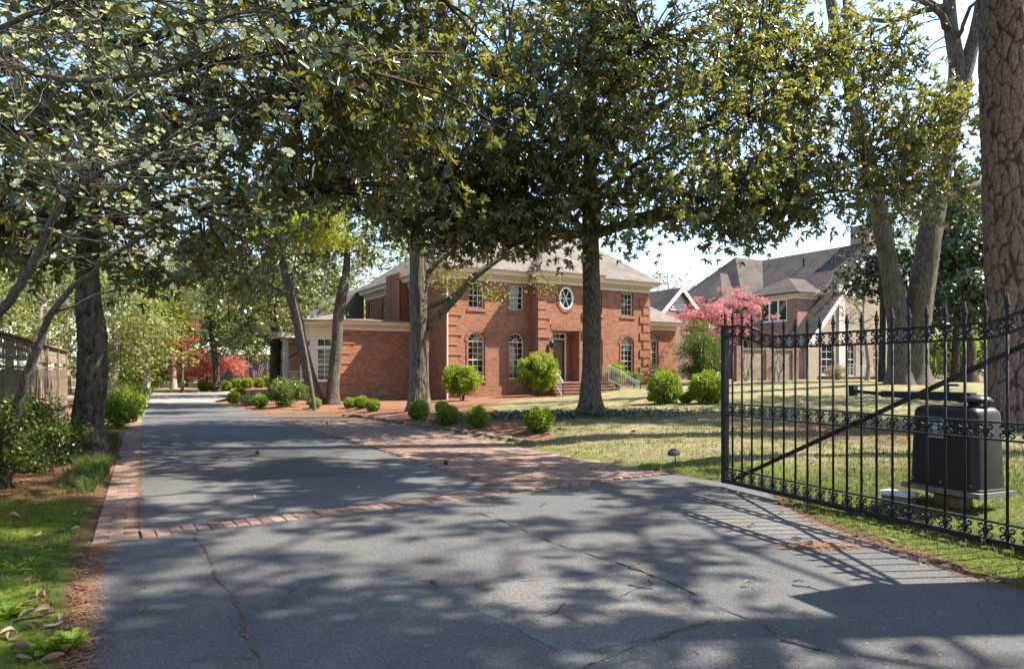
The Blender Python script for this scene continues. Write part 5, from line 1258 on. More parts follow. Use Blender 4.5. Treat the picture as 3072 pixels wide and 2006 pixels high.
nearb = [i for i in order if 0 < pxs[i] < 1150][:64]; far_ = [i for i in range(len(ec)) if i not in set(nearb) and rgd.random() < .62]
o = obj('blossoms', leafmesh('blossoms', *bloom_arrays(ec[far_], ax_[far_], .031), M['petal'], .12, -.1), dog); o['kind'] = 'stuff'
def bloom_mesh(seed):
    rr = random.Random(seed); v, f, t = [], [], []
    for k in range(4):
        a = math.pi / 2 * k + rr.gauss(0, .1); cup = rr.uniform(.1, .5); Lb = .047 * rr.uniform(.85, 1.1); wb_ = .040 * rr.uniform(.85, 1.1); b0 = len(v)
        for i, (s_, w_) in enumerate(((0, .12), (.3, .6), (.6, .98), (.85, .9), (1, .35))):
            for j in (-1, -.5, 0, .5, 1):
                x_ = s_ * Lb - (.008 if (j == 0 and i == 4) else 0); y_ = j * w_ * wb_ / 2; z_ = cup * s_ * s_ * Lb * .7 + .12 * abs(j) * w_ * wb_ - .006 * s_ ** 3
                v.append((x_ * math.cos(a) - y_ * math.sin(a), x_ * math.sin(a) + y_ * math.cos(a), z_)); t.append(min(1, max(0, .15 + .75 * s_ + rr.gauss(0, .08))))
        f += [(b0 + i*5 + j, b0 + (i+1)*5 + j, b0 + (i+1)*5 + j + 1, b0 + i*5 + j + 1) for i in range(4) for j in range(4)]
    return fastmesh('blossom', v, f, M['petal'], np.array(t), smooth=True)
fm = [bloom_mesh(s) for s in range(6)]
for k, i in enumerate(nearb):
    q_ = Vector(unit(ax_[i:i+1])[0] + np.array([0, -.5, -.1])).to_track_quat('Z', 'Y'); obj('blossom', fm[k % 6], dog, ec[i], q_.to_euler(), 1.0)

# ---------------------------------------------------------------- shrubs
def ballmesh(seed, n=5200, L_=.13, W_l=.085, squash=.92, mat='box_leaf'):
    rg_ = np.random.default_rng(seed); v = unit(rg_.normal(size=(n, 3))); r = rg_.random(n) ** .22
    bmp = np.array([1 + .30 * noise.noise(Vector(x) * 2.3 + Vector((seed, 0, 0))) + .13 * noise.noise(Vector(x) * 5 + Vector((0, seed, 0))) for x in v]); p = v * (r * bmp)[:, None]; p[:, 2] *= squash; p[:, 2] += squash * .95; keep = p[:, 2] > .03; p, v, r = p[keep], v[keep], r[keep]
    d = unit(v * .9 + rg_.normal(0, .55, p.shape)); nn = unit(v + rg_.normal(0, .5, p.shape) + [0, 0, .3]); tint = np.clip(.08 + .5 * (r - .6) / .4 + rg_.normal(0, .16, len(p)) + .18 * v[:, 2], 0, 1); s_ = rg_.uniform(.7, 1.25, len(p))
    return leafmesh('foliage', p, d, nn, L_ * s_, W_l * s_, tint, M[mat], simple=True)
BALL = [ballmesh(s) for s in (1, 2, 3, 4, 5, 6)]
stemm = MB()
for a in range(5): stemm.tube([(.04*math.cos(a*1.26), .04*math.sin(a*1.26), -.1), (.2*math.cos(a*1.26), .2*math.sin(a*1.26), .5), (.45*math.cos(a*1.26), .45*math.sin(a*1.26), 1.0)], [.05, .035, .015], 5)
stemm = stemm.mesh('stem', M['bark_twig'])
rsb = random.Random(4); nb_ = 0
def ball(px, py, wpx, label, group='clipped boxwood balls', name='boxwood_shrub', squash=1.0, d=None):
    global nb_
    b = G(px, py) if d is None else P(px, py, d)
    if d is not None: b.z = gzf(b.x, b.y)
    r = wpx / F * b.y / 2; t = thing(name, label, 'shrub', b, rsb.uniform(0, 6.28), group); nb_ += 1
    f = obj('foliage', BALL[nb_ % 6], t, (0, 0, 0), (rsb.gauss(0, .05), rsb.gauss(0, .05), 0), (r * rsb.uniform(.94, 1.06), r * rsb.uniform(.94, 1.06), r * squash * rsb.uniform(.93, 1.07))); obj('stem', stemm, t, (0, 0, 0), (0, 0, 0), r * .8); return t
ball(1255, 1258, 64, 'clipped boxwood ball at the foot of the tall furrowed trunk')
ball(1345, 1272, 66, 'clipped boxwood ball with a small yellowish tuft behind it')
ball(1325, 1238, 38, 'small yellow-green boxwood tuft behind a boxwood ball')
ball(1433, 1282, 66, 'clipped boxwood ball between the furrowed trunk and the lawn magnolia')
ball(1617, 1294, 82, 'large clipped boxwood ball beside the foot of the lawn magnolia')
for x, y, w in ((1050, 1224, 36), (1083, 1226, 42), (1119, 1234, 44)): ball(x, y, w, 'clipped boxwood ball in the trio below the blank wing wall', 'trio of boxwood balls below the wing wall')
ball(945, 1224, 36, 'small boxwood ball at the foot of the leaning magnolia trunk')
for x, y, w in ((700, 1210, 40), (718, 1194, 36), (736, 1211, 34), (780, 1222, 42)): ball(x, y, w, 'low boxwood ball where the straw bed bends along the driveway', 'boxwood balls at the bend of the bed')
for x, y, w in ((612, 1172, 34), (642, 1173, 40), (676, 1172, 36), (690, 1152, 40), (712, 1164, 34), (742, 1165, 34), (746, 1150, 30), (778, 1163, 32), (812, 1162, 46), (655, 1155, 40)): ball(x, y, w, 'bright boxwood ball in the far group around the flag', 'boxwood balls around the flag')
ball(1992, 1211, 90, 'clipped shrub ball on the lawn right of the front steps', squash=1.15, name='shrub'); ball(2124, 1209, 102, 'broad clipped shrub ball on the lawn next to the gate end', squash=.95, name='shrub')
ball(2058, 1207, 44, 'low reddish tuft between the two lawn shrub balls', name='shrub', squash=.8); ball(1955, 1204, 26, 'tiny tuft beside the brick walk', name='shrub')
def shrub(px, py, d, w, h, label, seed, n, per=120, L_=.07, W_l=.04, mat='shrub_leaf', z0=.0, tm=.5, name='shrub', rad=.25, stems_=5, cat='shrub'):
    b = P(px, py, d); b.z = gzf(b.x, b.y); t = thing(name, label, cat, b); rg_ = np.random.default_rng(seed); Bn = np.array(b)
    cl_ = ellips(rg_, n, Bn + [0, 0, z0 + (h - z0) / 2], (w / 2 * .9, w / 2 * .8, (h - z0) / 2 * .92), .4, b.z + .05, thr=-.6); rr = random.Random(seed); mb = MB()
    for k in range(stems_):
        c = Vector(cl_[k]) - b; mb.tube(curve((rr.gauss(0, .05), rr.gauss(0, .05), -.05), c, (c.x * .3, c.y * .3, c.z * .6), 6, .02, rr), [.03 - .004 * j for j in range(7)], 6)
    for c in cl_[stems_:]:
        c = Vector(c) - b; mb.tube(curve((c.x * .25, c.y * .25, max(.1, c.z * .45)), c, (c.x * .5, c.y * .5, c.z * .8), 4, .02, rr), [.012, .01, .008, .006, .004], 4)
    mb.build('stem', M['bark_twig'], t, fix=False); crown_loose(seed + 1, cl_, per, rad, L_, W_l, b, M[mat], t, 'foliage', tmean=tm); return t
shrub(1385, 1205, 31.5, 2.1, 1.75, 'umbrella shaped yellow-green shrub on bare stems at the house corner', 201, 110, 150, .085, .05, z0=.28, mat='box_leaf', tm=.62)
shrub(1612, 1192, 33.6, 2.3, 2.2, 'tall domed yellow-green shrub left of the front steps', 203, 130, 150, .085, .05, z0=.2, mat='box_leaf', tm=.62)
shrub(1852, 1165, 38.2, 1.8, 1.6, 'rounded shrub behind the right stair railing', 205, 50, 120, mat='box_leaf', tm=.6)
shrub(1905, 1178, 37.4, 1.0, .9, 'loose pale shrub at the foot of the right stair railing', 207, 24, 70)
shrub(1993, 1160, 38, 1.5, 1.1, 'olive rounded shrub against the right wing wall', 209, 40, 110, tm=.65)
shrub(2100, 1165, 36.5, 2.7, 3.6, 'big glossy holly rising over the right wing corner', 211, 120, 130, .085, .05, mat='shrub_leaf', tm=.35, rad=.4, name='holly_shrub')
shrub(2085, 1150, 37.5, 1.4, .9, 'low dark shrub below the big holly', 213, 26, 100, tm=.2)
shrub(862, 1228, 26.5, 1.65, 1.2, 'loose spreading shrub beside the leaning magnolia trunks', 215, 60, 130, tm=.45)
shrub(760, 1204, 29, 1.0, .45, 'pale faded shrub in the bed beside the loose green shrub', 217, 16, 90, mat='bud_leaf')
shrub(88, 1385, 8.3, 1.05, 1.02, 'leafy shrub in front of the wooden fence at the left edge', 219, 70, 80, .05, .026, tm=.28, rad=.16)
shrub(190, 1340, 9.4, .6, .75, 'thin wispy shrub between the fence and the dark magnolia trunk', 221, 30, 60, .05, .02, tm=.4, rad=.14)
shrub(8, 1420, 7.2, .8, 1.1, 'dark leafy shrub at the foot of the dogwood', 222, 40, 70, .05, .026, tm=.2, rad=.16)
for k, (x, y, d, w, h) in enumerate(((375, 1240, 20, 1.1, 1.0), (355, 1275, 16, .9, .8), (400, 1205, 27, 1.3, 1.1))): shrub(x, y, d, w, h, ['bright green shrub beside the drive beyond the dark trunk', 'low green shrub right behind the dark magnolia trunk', 'green shrub where the brick border ends'][k], 223 + 2 * k, 36, 120, tm=.5, mat='box_leaf')
shrub(2510, 1160, 40, 1.5, .9, 'round tan shrub by the neighbouring porch', 231, 30, 90, mat='bud_leaf'); shrub(2650, 1150, 42, 1.2, .8, 'small shrub under the tan gable wall', 233, 20, 80)
shrub(2800, 1130, 50, 5.5, 4.2, 'broad green shrub closing the gap behind the oak', 237, 90, 120, .16, .1, mat='bg_leaf', rad=.6)
shrub(2960, 1130, 47, 5.0, 4.2, 'broad green shrub closing the gap behind the pine', 239, 90, 120, .16, .1, mat='bg_leaf', rad=.6, tm=.35)
shrub(2880, 1120, 46, 3.4, 3.4, 'sunlit yellow shrub seen between the oak and the pine', 235, 60, 120, .14, .09, mat='yel_leaf', rad=.5)

for k, (x, d, h) in enumerate(((415, 52, 3.4), (480, 56, 4.2), (560, 60, 4.6), (330, 46, 3.6))): shrub(x, 1140, d, 4.6, h, ['wide olive shrub left of the far end of the driveway', 'tall green shrub closing the far end of the driveway', 'tall green shrub behind the red weeping maple', 'wide shrub between the fence and the far lawn'][k], 241 + 2 * k, 70, 90, .2, .12, mat='bg_leaf', rad=.6, tm=.5)
# ---------------------------------------------------------------- coloured maples
def maple(px, py, d, w, h, z0, label, seed, mat, n=120, per=150, tm=.5, L_=.10, W_l=.06):
    b = P(px, py, d); b.z = gzf(b.x, b.y); t = thing('japanese_maple', label, 'tree', b); rg_ = np.random.default_rng(seed); Bn = np.array(b)
    tp_ = [(0, 0, -.1), (.05, 0, .4), (.0, 0, z0), (-.1, 0, z0 + (h - z0) * .5)]; mb = MB(); bigtrunk(mb, tp_, [.13, .10, .08, .03], 2, 12, .1, amp=.1); mb.build('trunk', M['bark_twig'], t, smooth=True, fix=False)
    cl_ = ellips(rg_, n, Bn + [0, 0, (h + z0) / 2], (w / 2, w / 2 * .8, (h - z0) / 2), .45, None, thr=-.1, freq=.8); skeleton(seed, [Vector(p) for p in tp_], cl_ - Bn, 10, .045, .3, t, M['bark_twig'], thin=.008)
    crown_loose(seed + 1, cl_, per, .42, L_, W_l, b, M[mat], t, flat=.45, tmean=tm); return t
maple(2172, 1160, 40, 5.6, 5.6, 2.3, 'pink leaved Japanese maple in front of the neighbouring house', 301, 'pink_leaf', 110, 75)
maple(2110, 1160, 41, 3.0, 4.6, 2.6, 'smaller pink maple behind the big holly', 303, 'pink_leaf', 50, 90)
maple(625, 1128, 50, 5.6, 3.1, .5, 'red weeping Japanese maple at the far end of the driveway', 305, 'red_leaf', 90, 80, L_=.13, W_l=.08)
maple(545, 1140, 46, 3.0, 5.4, 2.6, 'tall thin red maple beyond the far lawn', 307, 'red_leaf', 40, 90, L_=.12)

# ---------------------------------------------------------------- background woodland and off-frame shade trees
def woods(px, py, d, h, rx, label, seed, mat, n=70, per=80, L_=.30, W_l=.19, z0=None, rad=1.1, tm=.5, bark='bark_pale', r=.2, cat='tree', name='background_tree', twigs=True, cz=None):
    b = P(px, py, d); b.z = gzf(b.x, b.y); t = thing(name, label, cat, b); rg_ = np.random.default_rng(seed); Bn = np.array(b); rr = random.Random(seed); z0 = h * .25 if z0 is None else z0; per = int(per * .6); L_ *= 1.16; W_l *= 1.16
    tp_ = [(0, 0, -.3), (rr.gauss(0, .1), 0, h * .25), (rr.gauss(0, .3), 0, h * .55), (rr.gauss(0, .4), 0, h * .97)]
    mb = MB(); bigtrunk(mb, tp_, [r * 1.3, r, r * .65, .04], seed, 12, .4, amp=.1, flare=.2); mb.build('trunk', M[bark], t, smooth=True, fix=False)
    cl_ = ellips(rg_, n, Bn + [0, 0, (h + z0) / 2], (rx, rx, (h - z0) / 2), .5, b.z + z0 * .8, thr=-.15)
    skeleton(seed, [Vector(p) for p in tp_], cl_ - Bn, 12, r * .4, z0 * .7, t, M[bark], thin=.02); crown_loose(seed + 1, cl_, per, rad, L_, W_l, b, M[mat], t, tmean=tm); return t
W = woods
W(120, 1150, 27, 8.5, 2.6, 'feathery olive green tree behind the wooden fence', 401, 'bg_leaf', 90, 130, .16, .05, .8, .8, tm=.6)
W(-120, 1150, 24, 8, 2.8, 'bushy green tree behind the left end of the fence', 403, 'bg_leaf', 80, 120, .16, .08, .8, .9)
W(330, 1150, 34, 7.5, 2.8, 'pale green thicket tree behind the dark magnolia trunk', 405, 'bg_leaf', 90, 130, .16, .08, .6, .8, tm=.7)
W(440, 1140, 44, 6.5, 2.6, 'yellowish spring tree left of the driveway end', 407, 'yel_leaf', 80, 110, .2, .12, .8, .8, tm=.4)
W(300, 1150, 62, 20, 6, 'tall tan budding tree far behind the fence', 409, 'bud_leaf', 110, 90, .26, .15, 5, 1.3)
W(60, 1150, 55, 17, 6, 'tall budding tree behind the feathery olive tree', 411, 'bud_leaf', 110, 90, .26, .15, 4, 1.3)
W(520, 1140, 78, 21, 7, 'tall tan tree beyond the end of the driveway', 413, 'bud_leaf', 120, 90, .3, .18, 5, 1.4, tm=.6)
W(700, 1140, 66, 14, 6, 'dense green tree beyond the far fence', 415, 'bg_leaf', 120, 110, .28, .18, 2.5, 1.3, tm=.55)
W(880, 1130, 70, 15, 6, 'yellow-green tree behind the left wing', 417, 'yel_leaf', 120, 100, .26, .16, 3, 1.3, tm=.6)
W(1010, 1130, 64, 15, 5, 'bright green tree rising behind the skylit roof', 419, 'bg_leaf', 110, 110, .26, .16, 3, 1.2, tm=.8)
W(650, 1150, 47, 8.5, 3.4, 'evergreen tree shading the far bend of the driveway', 421, 'mag_leaf', 110, 110, .2, .1, 2.3, .9, tm=.6, bark='bark_dark')
W(520, 1145, 52, 10, 3.4, 'green tree behind the red maples', 422, 'bg_leaf', 90, 110, .22, .12, 3, 1.0)
W(1250, 1120, 82, 24, 7, 'tall spring tree behind the brick house', 423, 'yel_leaf', 110, 80, .3, .18, 8, 1.5, tm=.5)
W(1560, 1120, 90, 22, 7, 'tall budding tree behind the house roof', 425, 'bud_leaf', 110, 80, .3, .18, 6, 1.4)
W(2000, 1110, 92, 15, 6, 'tan budding tree between the two houses', 427, 'bud_leaf', 120, 110, .28, .17, 3, 1.3, tm=.7); W(2110, 1110, 98, 14, 6, 'tan budding tree behind the garage', 429, 'bud_leaf', 120, 110, .28, .17, 3, 1.3, tm=.7)
W(1900, 1110, 100, 15, 6, 'tan budding tree right of the brick house roof', 431, 'bud_leaf', 110, 100, .28, .17, 3, 1.3, tm=.7)
W(2780, 1110, 66, 17, 5, 'tall leafy tree behind the neighbouring house', 433, 'bg_leaf', 110, 110, .26, .16, 4, 1.2); W(2960, 1110, 60, 18, 5, 'tall yellow-green tree behind the pine', 435, 'yel_leaf', 110, 100, .24, .15, 5, 1.2)
W(-300, 1150, 48, 16, 6, 'tall tree behind the left end of the fence', 437, 'bg_leaf', 90, 100, .28, .17, 3, 1.3)
W(770, 1140, 58, 9, 4, 'olive green tree behind the porch of the left wing', 439, 'bg_leaf', 110, 110, .2, .12, 1.2, 1.1, tm=.6)
W(600, 1140, 70, 12, 6, 'broad pale green tree beyond the board fence', 441, 'bg_leaf', 130, 110, .26, .16, 1.5, 1.3, tm=.75)
W(200, 1150, 44, 12, 4.5, 'yellow-green spring tree behind the feathery olive tree', 443, 'yel_leaf', 120, 110, .2, .12, 1.5, 1.1, tm=.45)
yb = P(945, 1222, 25.5); yb.z = gzf(yb.x, yb.y); yt = thing('young_maple', 'bright yellow-green young tree leafing out beside the leaning magnolia', 'tree', yb); ytp = [(0, 0, -.1), (-.25, 0, 1.6), (-.55, 0, 3.2), (-.85, 0, 4.8), (-.6, 0, 6.2)]
mb = MB(); bigtrunk(mb, ytp, [.08, .065, .055, .04, .02], 4, 10, .2, amp=.1); mb.build('trunk', M['bark_twig'], yt, smooth=True, fix=False)
cly = ellips(np.random.default_rng(447), 70, np.array(P(915, 690, 24.5)), (2.1, 1.3, 1.0), .7, None, thr=-.1, freq=.8); skeleton(448, [Vector(p) for p in ytp], cly - np.array(yb), 8, .03, 3.5, yt, M['bark_twig'], thin=.008); crown_loose(449, cly, 110, .38, .10, .06, yb, M['yel_leaf'], yt, tmean=.7)
for k_, (x_, y_, h_, r_) in enumerate(((-30, 34, 12, 5), (-40, 22, 13, 5), (-26, 16, 9, 4), (-34, 8, 11, 5), (-22, 3, 9, 4), (30, 26, 13, 5), (38, 36, 15, 6), (44, 18, 13, 6), (32, 12, 11, 5), (-48, 48, 15, 6))):
    t_ = W(1536, 1130, 200, h_, r_, ['leafy green tree in the yard next door', 'budding tan tree in the yard next door'][k_ % 2], 500 + 3 * k_, ['bg_leaf', 'bud_leaf'][k_ % 2], 60, 80, .3, .18, 2, 1.3, tm=.5); t_['group'] = 'trees in the neighbouring yards'; t_.location = (x_, y_, gzf(x_, y_))
# bare crooked tree against the tan gable
bb = P(2600, 1150, 38); bb.z = gzf(bb.x, bb.y); bt = thing('bare_tree', 'bare grey branching tree in front of the tan gable wall', 'tree', bb); rgb_ = np.random.default_rng(91)
clb = ellips(rgb_, 280, np.array(bb) + [-.3, 0, 4.6], (3.0, 2, 3.0), .6, bb.z + 1.6, thr=-.4); tpb = [(0, 0, -.1), (.1, 0, .8), (.0, 0, 1.8), (-.2, 0, 3.2), (-.1, 0, 5)]
mb = MB(); bigtrunk(mb, tpb, [.14, .11, .09, .06, .02], 3, 12, .1, amp=.1); mb.build('trunk', M['bark_pale'], bt, smooth=True, fix=False); skeleton(92, [Vector(p) for p in tpb], clb - np.array(bb), 16, .04, 1.0, bt, M['bark_pale'], thin=.011)
crown_loose(93, clb, 8, .4, .08, .03, bb, M['bud_leaf'], bt, 'buds')
# crape myrtles before the garden wall
for k, px in enumerate((2240, 2330)):
    cb = P(px, 1165, 36.5 - k * .6); cb.z = gzf(cb.x, cb.y); cm = thing('crape_myrtle', ['leafless crape myrtle stems before the garden wall pier', 'leafless crape myrtle with twiggy crown at the wall end'][k], 'tree', cb); rr = random.Random(50 + k); mb = MB()
    for j in range(6):
        a = rr.uniform(0, 6.28); e_ = Vector((.5 * math.cos(a), .3 * math.sin(a), rr.uniform(1.8, 2.4))); mb.tube(curve((rr.gauss(0, .1), 0, -.1), e_, (e_.x * .7, e_.y, .8), 6, .03, rr), [.035, .033, .03, .027, .024, .02, .015], 6)
        for q in range(5): mb.tube([e_, e_ + Vector((rr.gauss(0, .25), rr.gauss(0, .15), rr.uniform(.3, .7)))], [.008, .003], 4)
    mb.build('stem', M['bark_pale'], cm, fix=False)
# trees beyond the right edge whose shade falls across the forecourt
evergreen(1536 + 2048 * 2.1, 1400, 4.0, 16, 4.6, 'broad evergreen outside the gate shading the forecourt', 95, 92, 'mag_leaf', 'magnolia_tree', 6.8, .45, .25, .17, .07, 40, .72, .66, .13, .4)
sb = Vector((8.3, 9.6, 0)); sb.z = gzf(sb.x, sb.y); sh = thing('magnolia_tree', 'tall magnolia inside the gate whose high crown shades the driveway', 'tree', sb)
stp = [(0, 0, -.2), (0, 0, .6), (-.1, 0, 4), (-.5, 0, 7.5), (-1.2, 0, 9.5), (-1.6, 0, 11.5)]; mb = MB(); bigtrunk(mb, stp, [.4, .3, .26, .2, .12, .04], 3.1, 20, .2, amp=.1, flare=.3); mb.build('trunk', M['bark_mag'], sh, smooth=True, fix=False)
rgs = np.random.default_rng(451); cls = np.concatenate([ellips(rgs, 112, np.array(sb) + [-3.6, -.3, 9.6], (4.4, 3.0, 1.6), .6, lambda p: .9 + .56 * p[1] + .9, thr=.06, freq=.6), ellips(rgs, 35, np.array(sb) + [-.6, -.3, 10], (3.0, 2.5, 2.0), .6, lambda p: .9 + .56 * p[1] + .9, thr=-.1)])
skeleton(452, [Vector(p) for p in stp], cls - np.array(sb), 14, .07, 6, sh, M['bark_mag']); crown_rosettes(453, cls, 24, .46, 7, .15, .062, sb, M['mag_leaf'], sh, simple=True)
evergreen(1536 + 2048 * 1.0, 1300, 14.5, 12, 3.6, 'evergreen beyond the pine shading the lawn', 461, 110, 'mag_leaf', 'magnolia_tree', 5.2, .45, .25, .17, .07, 26, .70, .7, .05, .5)
evergreen(1536 + 2048 * .93, 1300, 19.5, 13, 3.2, 'evergreen behind the pine shading the far lawn', 464, 80, 'mag_leaf', 'magnolia_tree', 7.5, .45, .25, .17, .07, 24, .76, .7, .05, .5)
b_ = Vector((9.5, -3.0, 0)); t_ = evergreen(1536, 1200, 300, 12, 3.8, 'broad evergreen by the street behind the viewpoint', 99, 95, 'mag_leaf', 'magnolia_tree', 4.0, .45, .25, .17, .07, 36, .6, .68, .12, .4); t_.location = (8.6, -1.2, 0)
# ---------------------------------------------------------------- ground litter, grass, needles, leaves
rl_ = np.random.default_rng(123)
def scatter(n, x0, x1, y0, y1, cond):
    x = rl_.uniform(x0, x1, n); y = rl_.uniform(y0, y1, n); k = cond(x, y); return x[k], y[k]
def gzb(x, y):
    z = gz(x, y); s_ = pave_sd(x, y)
    b = np.array([.030 * noise.noise((a * 2.3, c * 2.3, 0)) + .018 * noise.noise((a * 7, c * 7, 3)) for a, c in zip(x, y)]); return z + b * sm(0, .35, s_)
def blades(x, y, name, hmean, width, mat, tint, flat=False, lean=.5, label=None, cat=None):
    n = len(x); z = gzb(x, y); h = hmean * rl_.uniform(.5, 1.4, n); a = rl_.uniform(0, 2*np.pi, n)
    p = np.stack([x, y, z], 1); d = np.stack([np.cos(a) * lean, np.sin(a) * lean, np.full(n, .06 if flat else 1.0) * rl_.uniform(.5, 1.2, n)], 1); d = unit(d)
    w = unit(np.stack([-np.sin(a + rl_.normal(0, .6, n)), np.cos(a), np.zeros(n)], 1)) * (width * rl_.uniform(.6, 1.3, n))[:, None] / 2
    mid_ = p + d * (h * .6)[:, None]; tip_ = p + d * h[:, None] + (np.array([[0, 0, .004]]) if flat else np.stack([np.cos(a), np.sin(a), -np.ones(n) * .3], 1) * (h * .22)[:, None])
    v = np.stack([p - w, p + w, mid_ + w * .8, tip_, mid_ - w * .8], 1)
    if flat: v[:, :, 2] += .006
    v = v.reshape(-1, 3); b = np.arange(n)[:, None] * 5
    f = np.concatenate([b + [0, 1, 2], b + [0, 2, 4], b + [4, 2, 3]]); o = obj(name, fastmesh(name, v, f, mat, np.repeat(np.clip(tint, 0, 1), 5))); o['kind'] = 'stuff'
    if label: o['label'] = label; o['category'] = cat
    return o
right = lambda x, y: ((x - A0.x) * NRM.x + (y - A0.y) * NRM.y) > 0
x, y = scatter(115000, -1, 12, 6.2, 20, lambda x, y: (pave_sd(x, y) > .04) & right(x, y) & ~inside(x, y, straw_poly) & (rl_.random(len(x)) < np.clip(70 / y ** 2, .12, 1)))
gt = np.array([.42 + .6 * noise.noise((a * .7, c * .7, 4)) for a, c in zip(x, y)]) + rl_.normal(0, .16, len(x)) - .45 * np.exp(-((y - 7) / 1.6) ** 2)
blades(x, y, 'lawn_grass', .058, .0085, M['grass'], gt, label='dormant tan and green lawn grass', cat='grass')
x, y = scatter(120000, -7, -1.5, 2.2, 16, lambda x, y: (pave_sd(x, y) > .12) & ~right(x, y) & (rl_.random(len(x)) < np.where((y > 7.7) & (y < 9.6), .10, .45) * np.clip(18 / y ** 1.7, .1, 1)))
gt = np.array([.12 + .35 * noise.noise((a * 1.4, c * 1.4, 4)) for a, c in zip(x, y)]) + rl_.normal(0, .12, len(x))
blades(x, y, 'verge_grass', .04, .006, M['grass'], gt, label='short green grass and moss on the left verge', cat='grass')
x, y = scatter(24000, 2.4, 5.5, 3.4, 8.0, lambda x, y: (pave_sd(x, y) > .12))
blades(x, y, 'gate_grass', .035, .006, M['grass'], .33 + rl_.normal(0, .2, len(x)), label='mossy green grass under the gate', cat='grass')
# monkey grass along the border and ground cover below the magnolia
pts = []
for k in range(230):
    t = rl_.uniform(2.0, 9.0); c = A0 + DRV * t - NRM * (BW + rl_.uniform(.08, .42)); pts += [(c.x + rl_.normal(0, .03), c.y + rl_.normal(0, .03)) for _ in range(26)]
pts = np.array(pts); blades(pts[:, 0], pts[:, 1], 'border_grass', .17, .009, M['grass'], .06 + rl_.normal(0, .06, len(pts)), label='dark green tufted grass along the brick border', cat='grass')
x = rl_.normal(b1.x - .9, 1.7, 5200); y = rl_.normal(b1.y - .1, .6, 5200); k = (pave_sd(x, y) > .3); x, y = x[k], y[k]; n = len(x); z = gzb(x, y) + rl_.uniform(.03, .11, n)
o = obj('ground_cover', leafmesh('ground_cover', np.stack([x, y, z], 1), unit(rl_.normal(0, 1, (n, 3)) * [1, 1, .3]), unit(rl_.normal(0, .3, (n, 3)) + [0, 0, 1]), .07, .04, np.clip(rl_.normal(.8, .15, n), 0, 1), M['mag_leaf_dark'])); o['kind'] = 'stuff'; o['label'] = 'dark green ground cover round the lawn magnolia'; o['category'] = 'ground cover'
# needles
x, y = scatter(56000, -16, 4, 8, 36, lambda x, y: (pave_sd(x, y) > .03) & inside(x, y, straw_poly) & (rl_.random(len(x)) < np.clip(9 / y, .1, 1)))
x2, y2 = scatter(26000, -7.5, -3.5, 6.6, 10.5, lambda x, y: (pave_sd(x, y) > .1) & ~right(x, y)); x = np.concatenate([x, x2]); y = np.concatenate([y, y2])
blades(x, y, 'pine_straw', .16, .006, M['needle'], rl_.normal(.5, .25, len(x)), True, 1.0, label='reddish pine straw mulch on the beds', cat='pine straw')
def onroad(x, y): return pave_sd(x, y) < -.01
def ledge(n, pts, spread):
    out = []
    for _ in range(n):
        i = rl_.integers(0, len(pts) - 1); c = pts[i].lerp(pts[i + 1], rl_.random()); out.append((c.x + rl_.normal(0, spread), c.y + rl_.normal(0, spread)))
    return np.array(out)
e1_ = ledge(1700, [Vector((-1.86, 2.97)), Vector((-2.55, 4.1)), Vector((-3.06, 5.1))], .04); e2_ = ledge(1000, [Vector(p) for p in ((3.02, 4.03), (2.87, 4.39), (2.83, 4.8), (2.68, 5.29), (2.59, 5.98), (2.72, 7.35))], .07)
pile = onbase(2470, 1640); e3_ = np.stack([rl_.normal(pile.x, .13, 900), rl_.normal(pile.y, .045, 900)], 1); e4_ = ledge(1500, [A0 + DRV * .1, A0 + DRV * 4, A0 + DRV * 9], .02)
ee = np.concatenate([e1_, e2_, e3_, e4_]); n = len(ee); a = rl_.uniform(0, 2*np.pi, n); hl = rl_.uniform(.02, .075, n) / 2; zz = np.maximum(gzb(ee[:, 0], ee[:, 1]), gbase(ee[:, 0], ee[:, 1]) + .003) + rl_.uniform(.003, .012, n)
dx = np.stack([np.cos(a), np.sin(a), rl_.normal(0, .06, n)], 1) * hl[:, None]; wx = np.stack([-np.sin(a), np.cos(a), np.zeros(n)], 1) * rl_.uniform(.0012, .0026, n)[:, None]; c = np.stack([ee[:, 0], ee[:, 1], zz], 1)
o = obj('edge_needles', fastmesh('edge_needles', np.stack([c - dx - wx, c + dx - wx, c + dx + wx, c - dx + wx], 1).reshape(-1, 3), np.arange(4 * n).reshape(-1, 4), M['needle'], np.repeat(np.clip(rl_.normal(.55, .25, n), 0, 1), 4))); o['kind'] = 'stuff'; o['label'] = 'brown needles and crumbs along the asphalt edges'; o['category'] = 'litter'
# specks on the asphalt
x, y = scatter(5200, -2.6, 3, 2.3, 8.0, lambda x, y: inside(x, y, poly_fore)); n = len(x); c = np.stack([x, y, np.full(n, .006)], 1); a = rl_.uniform(0, 6.28, n); L2 = rl_.uniform(.003, .012, n)
dx = np.stack([np.cos(a), np.sin(a), np.zeros(n)], 1) * L2[:, None]; wx = np.stack([-np.sin(a), np.cos(a), np.zeros(n)], 1) * (L2 * rl_.uniform(.2, .7, n))[:, None]
o = obj('asphalt_crumbs', fastmesh('asphalt_crumbs', np.stack([c - dx, c - wx, c + dx, c + wx], 1).reshape(-1, 3), np.arange(4 * n).reshape(-1, 4), M['needle'], np.repeat(np.clip(rl_.normal(.6, .3, n), 0, 1), 4))); o['kind'] = 'stuff'; o['label'] = 'tiny crumbs and bits scattered on the asphalt'; o['category'] = 'litter'
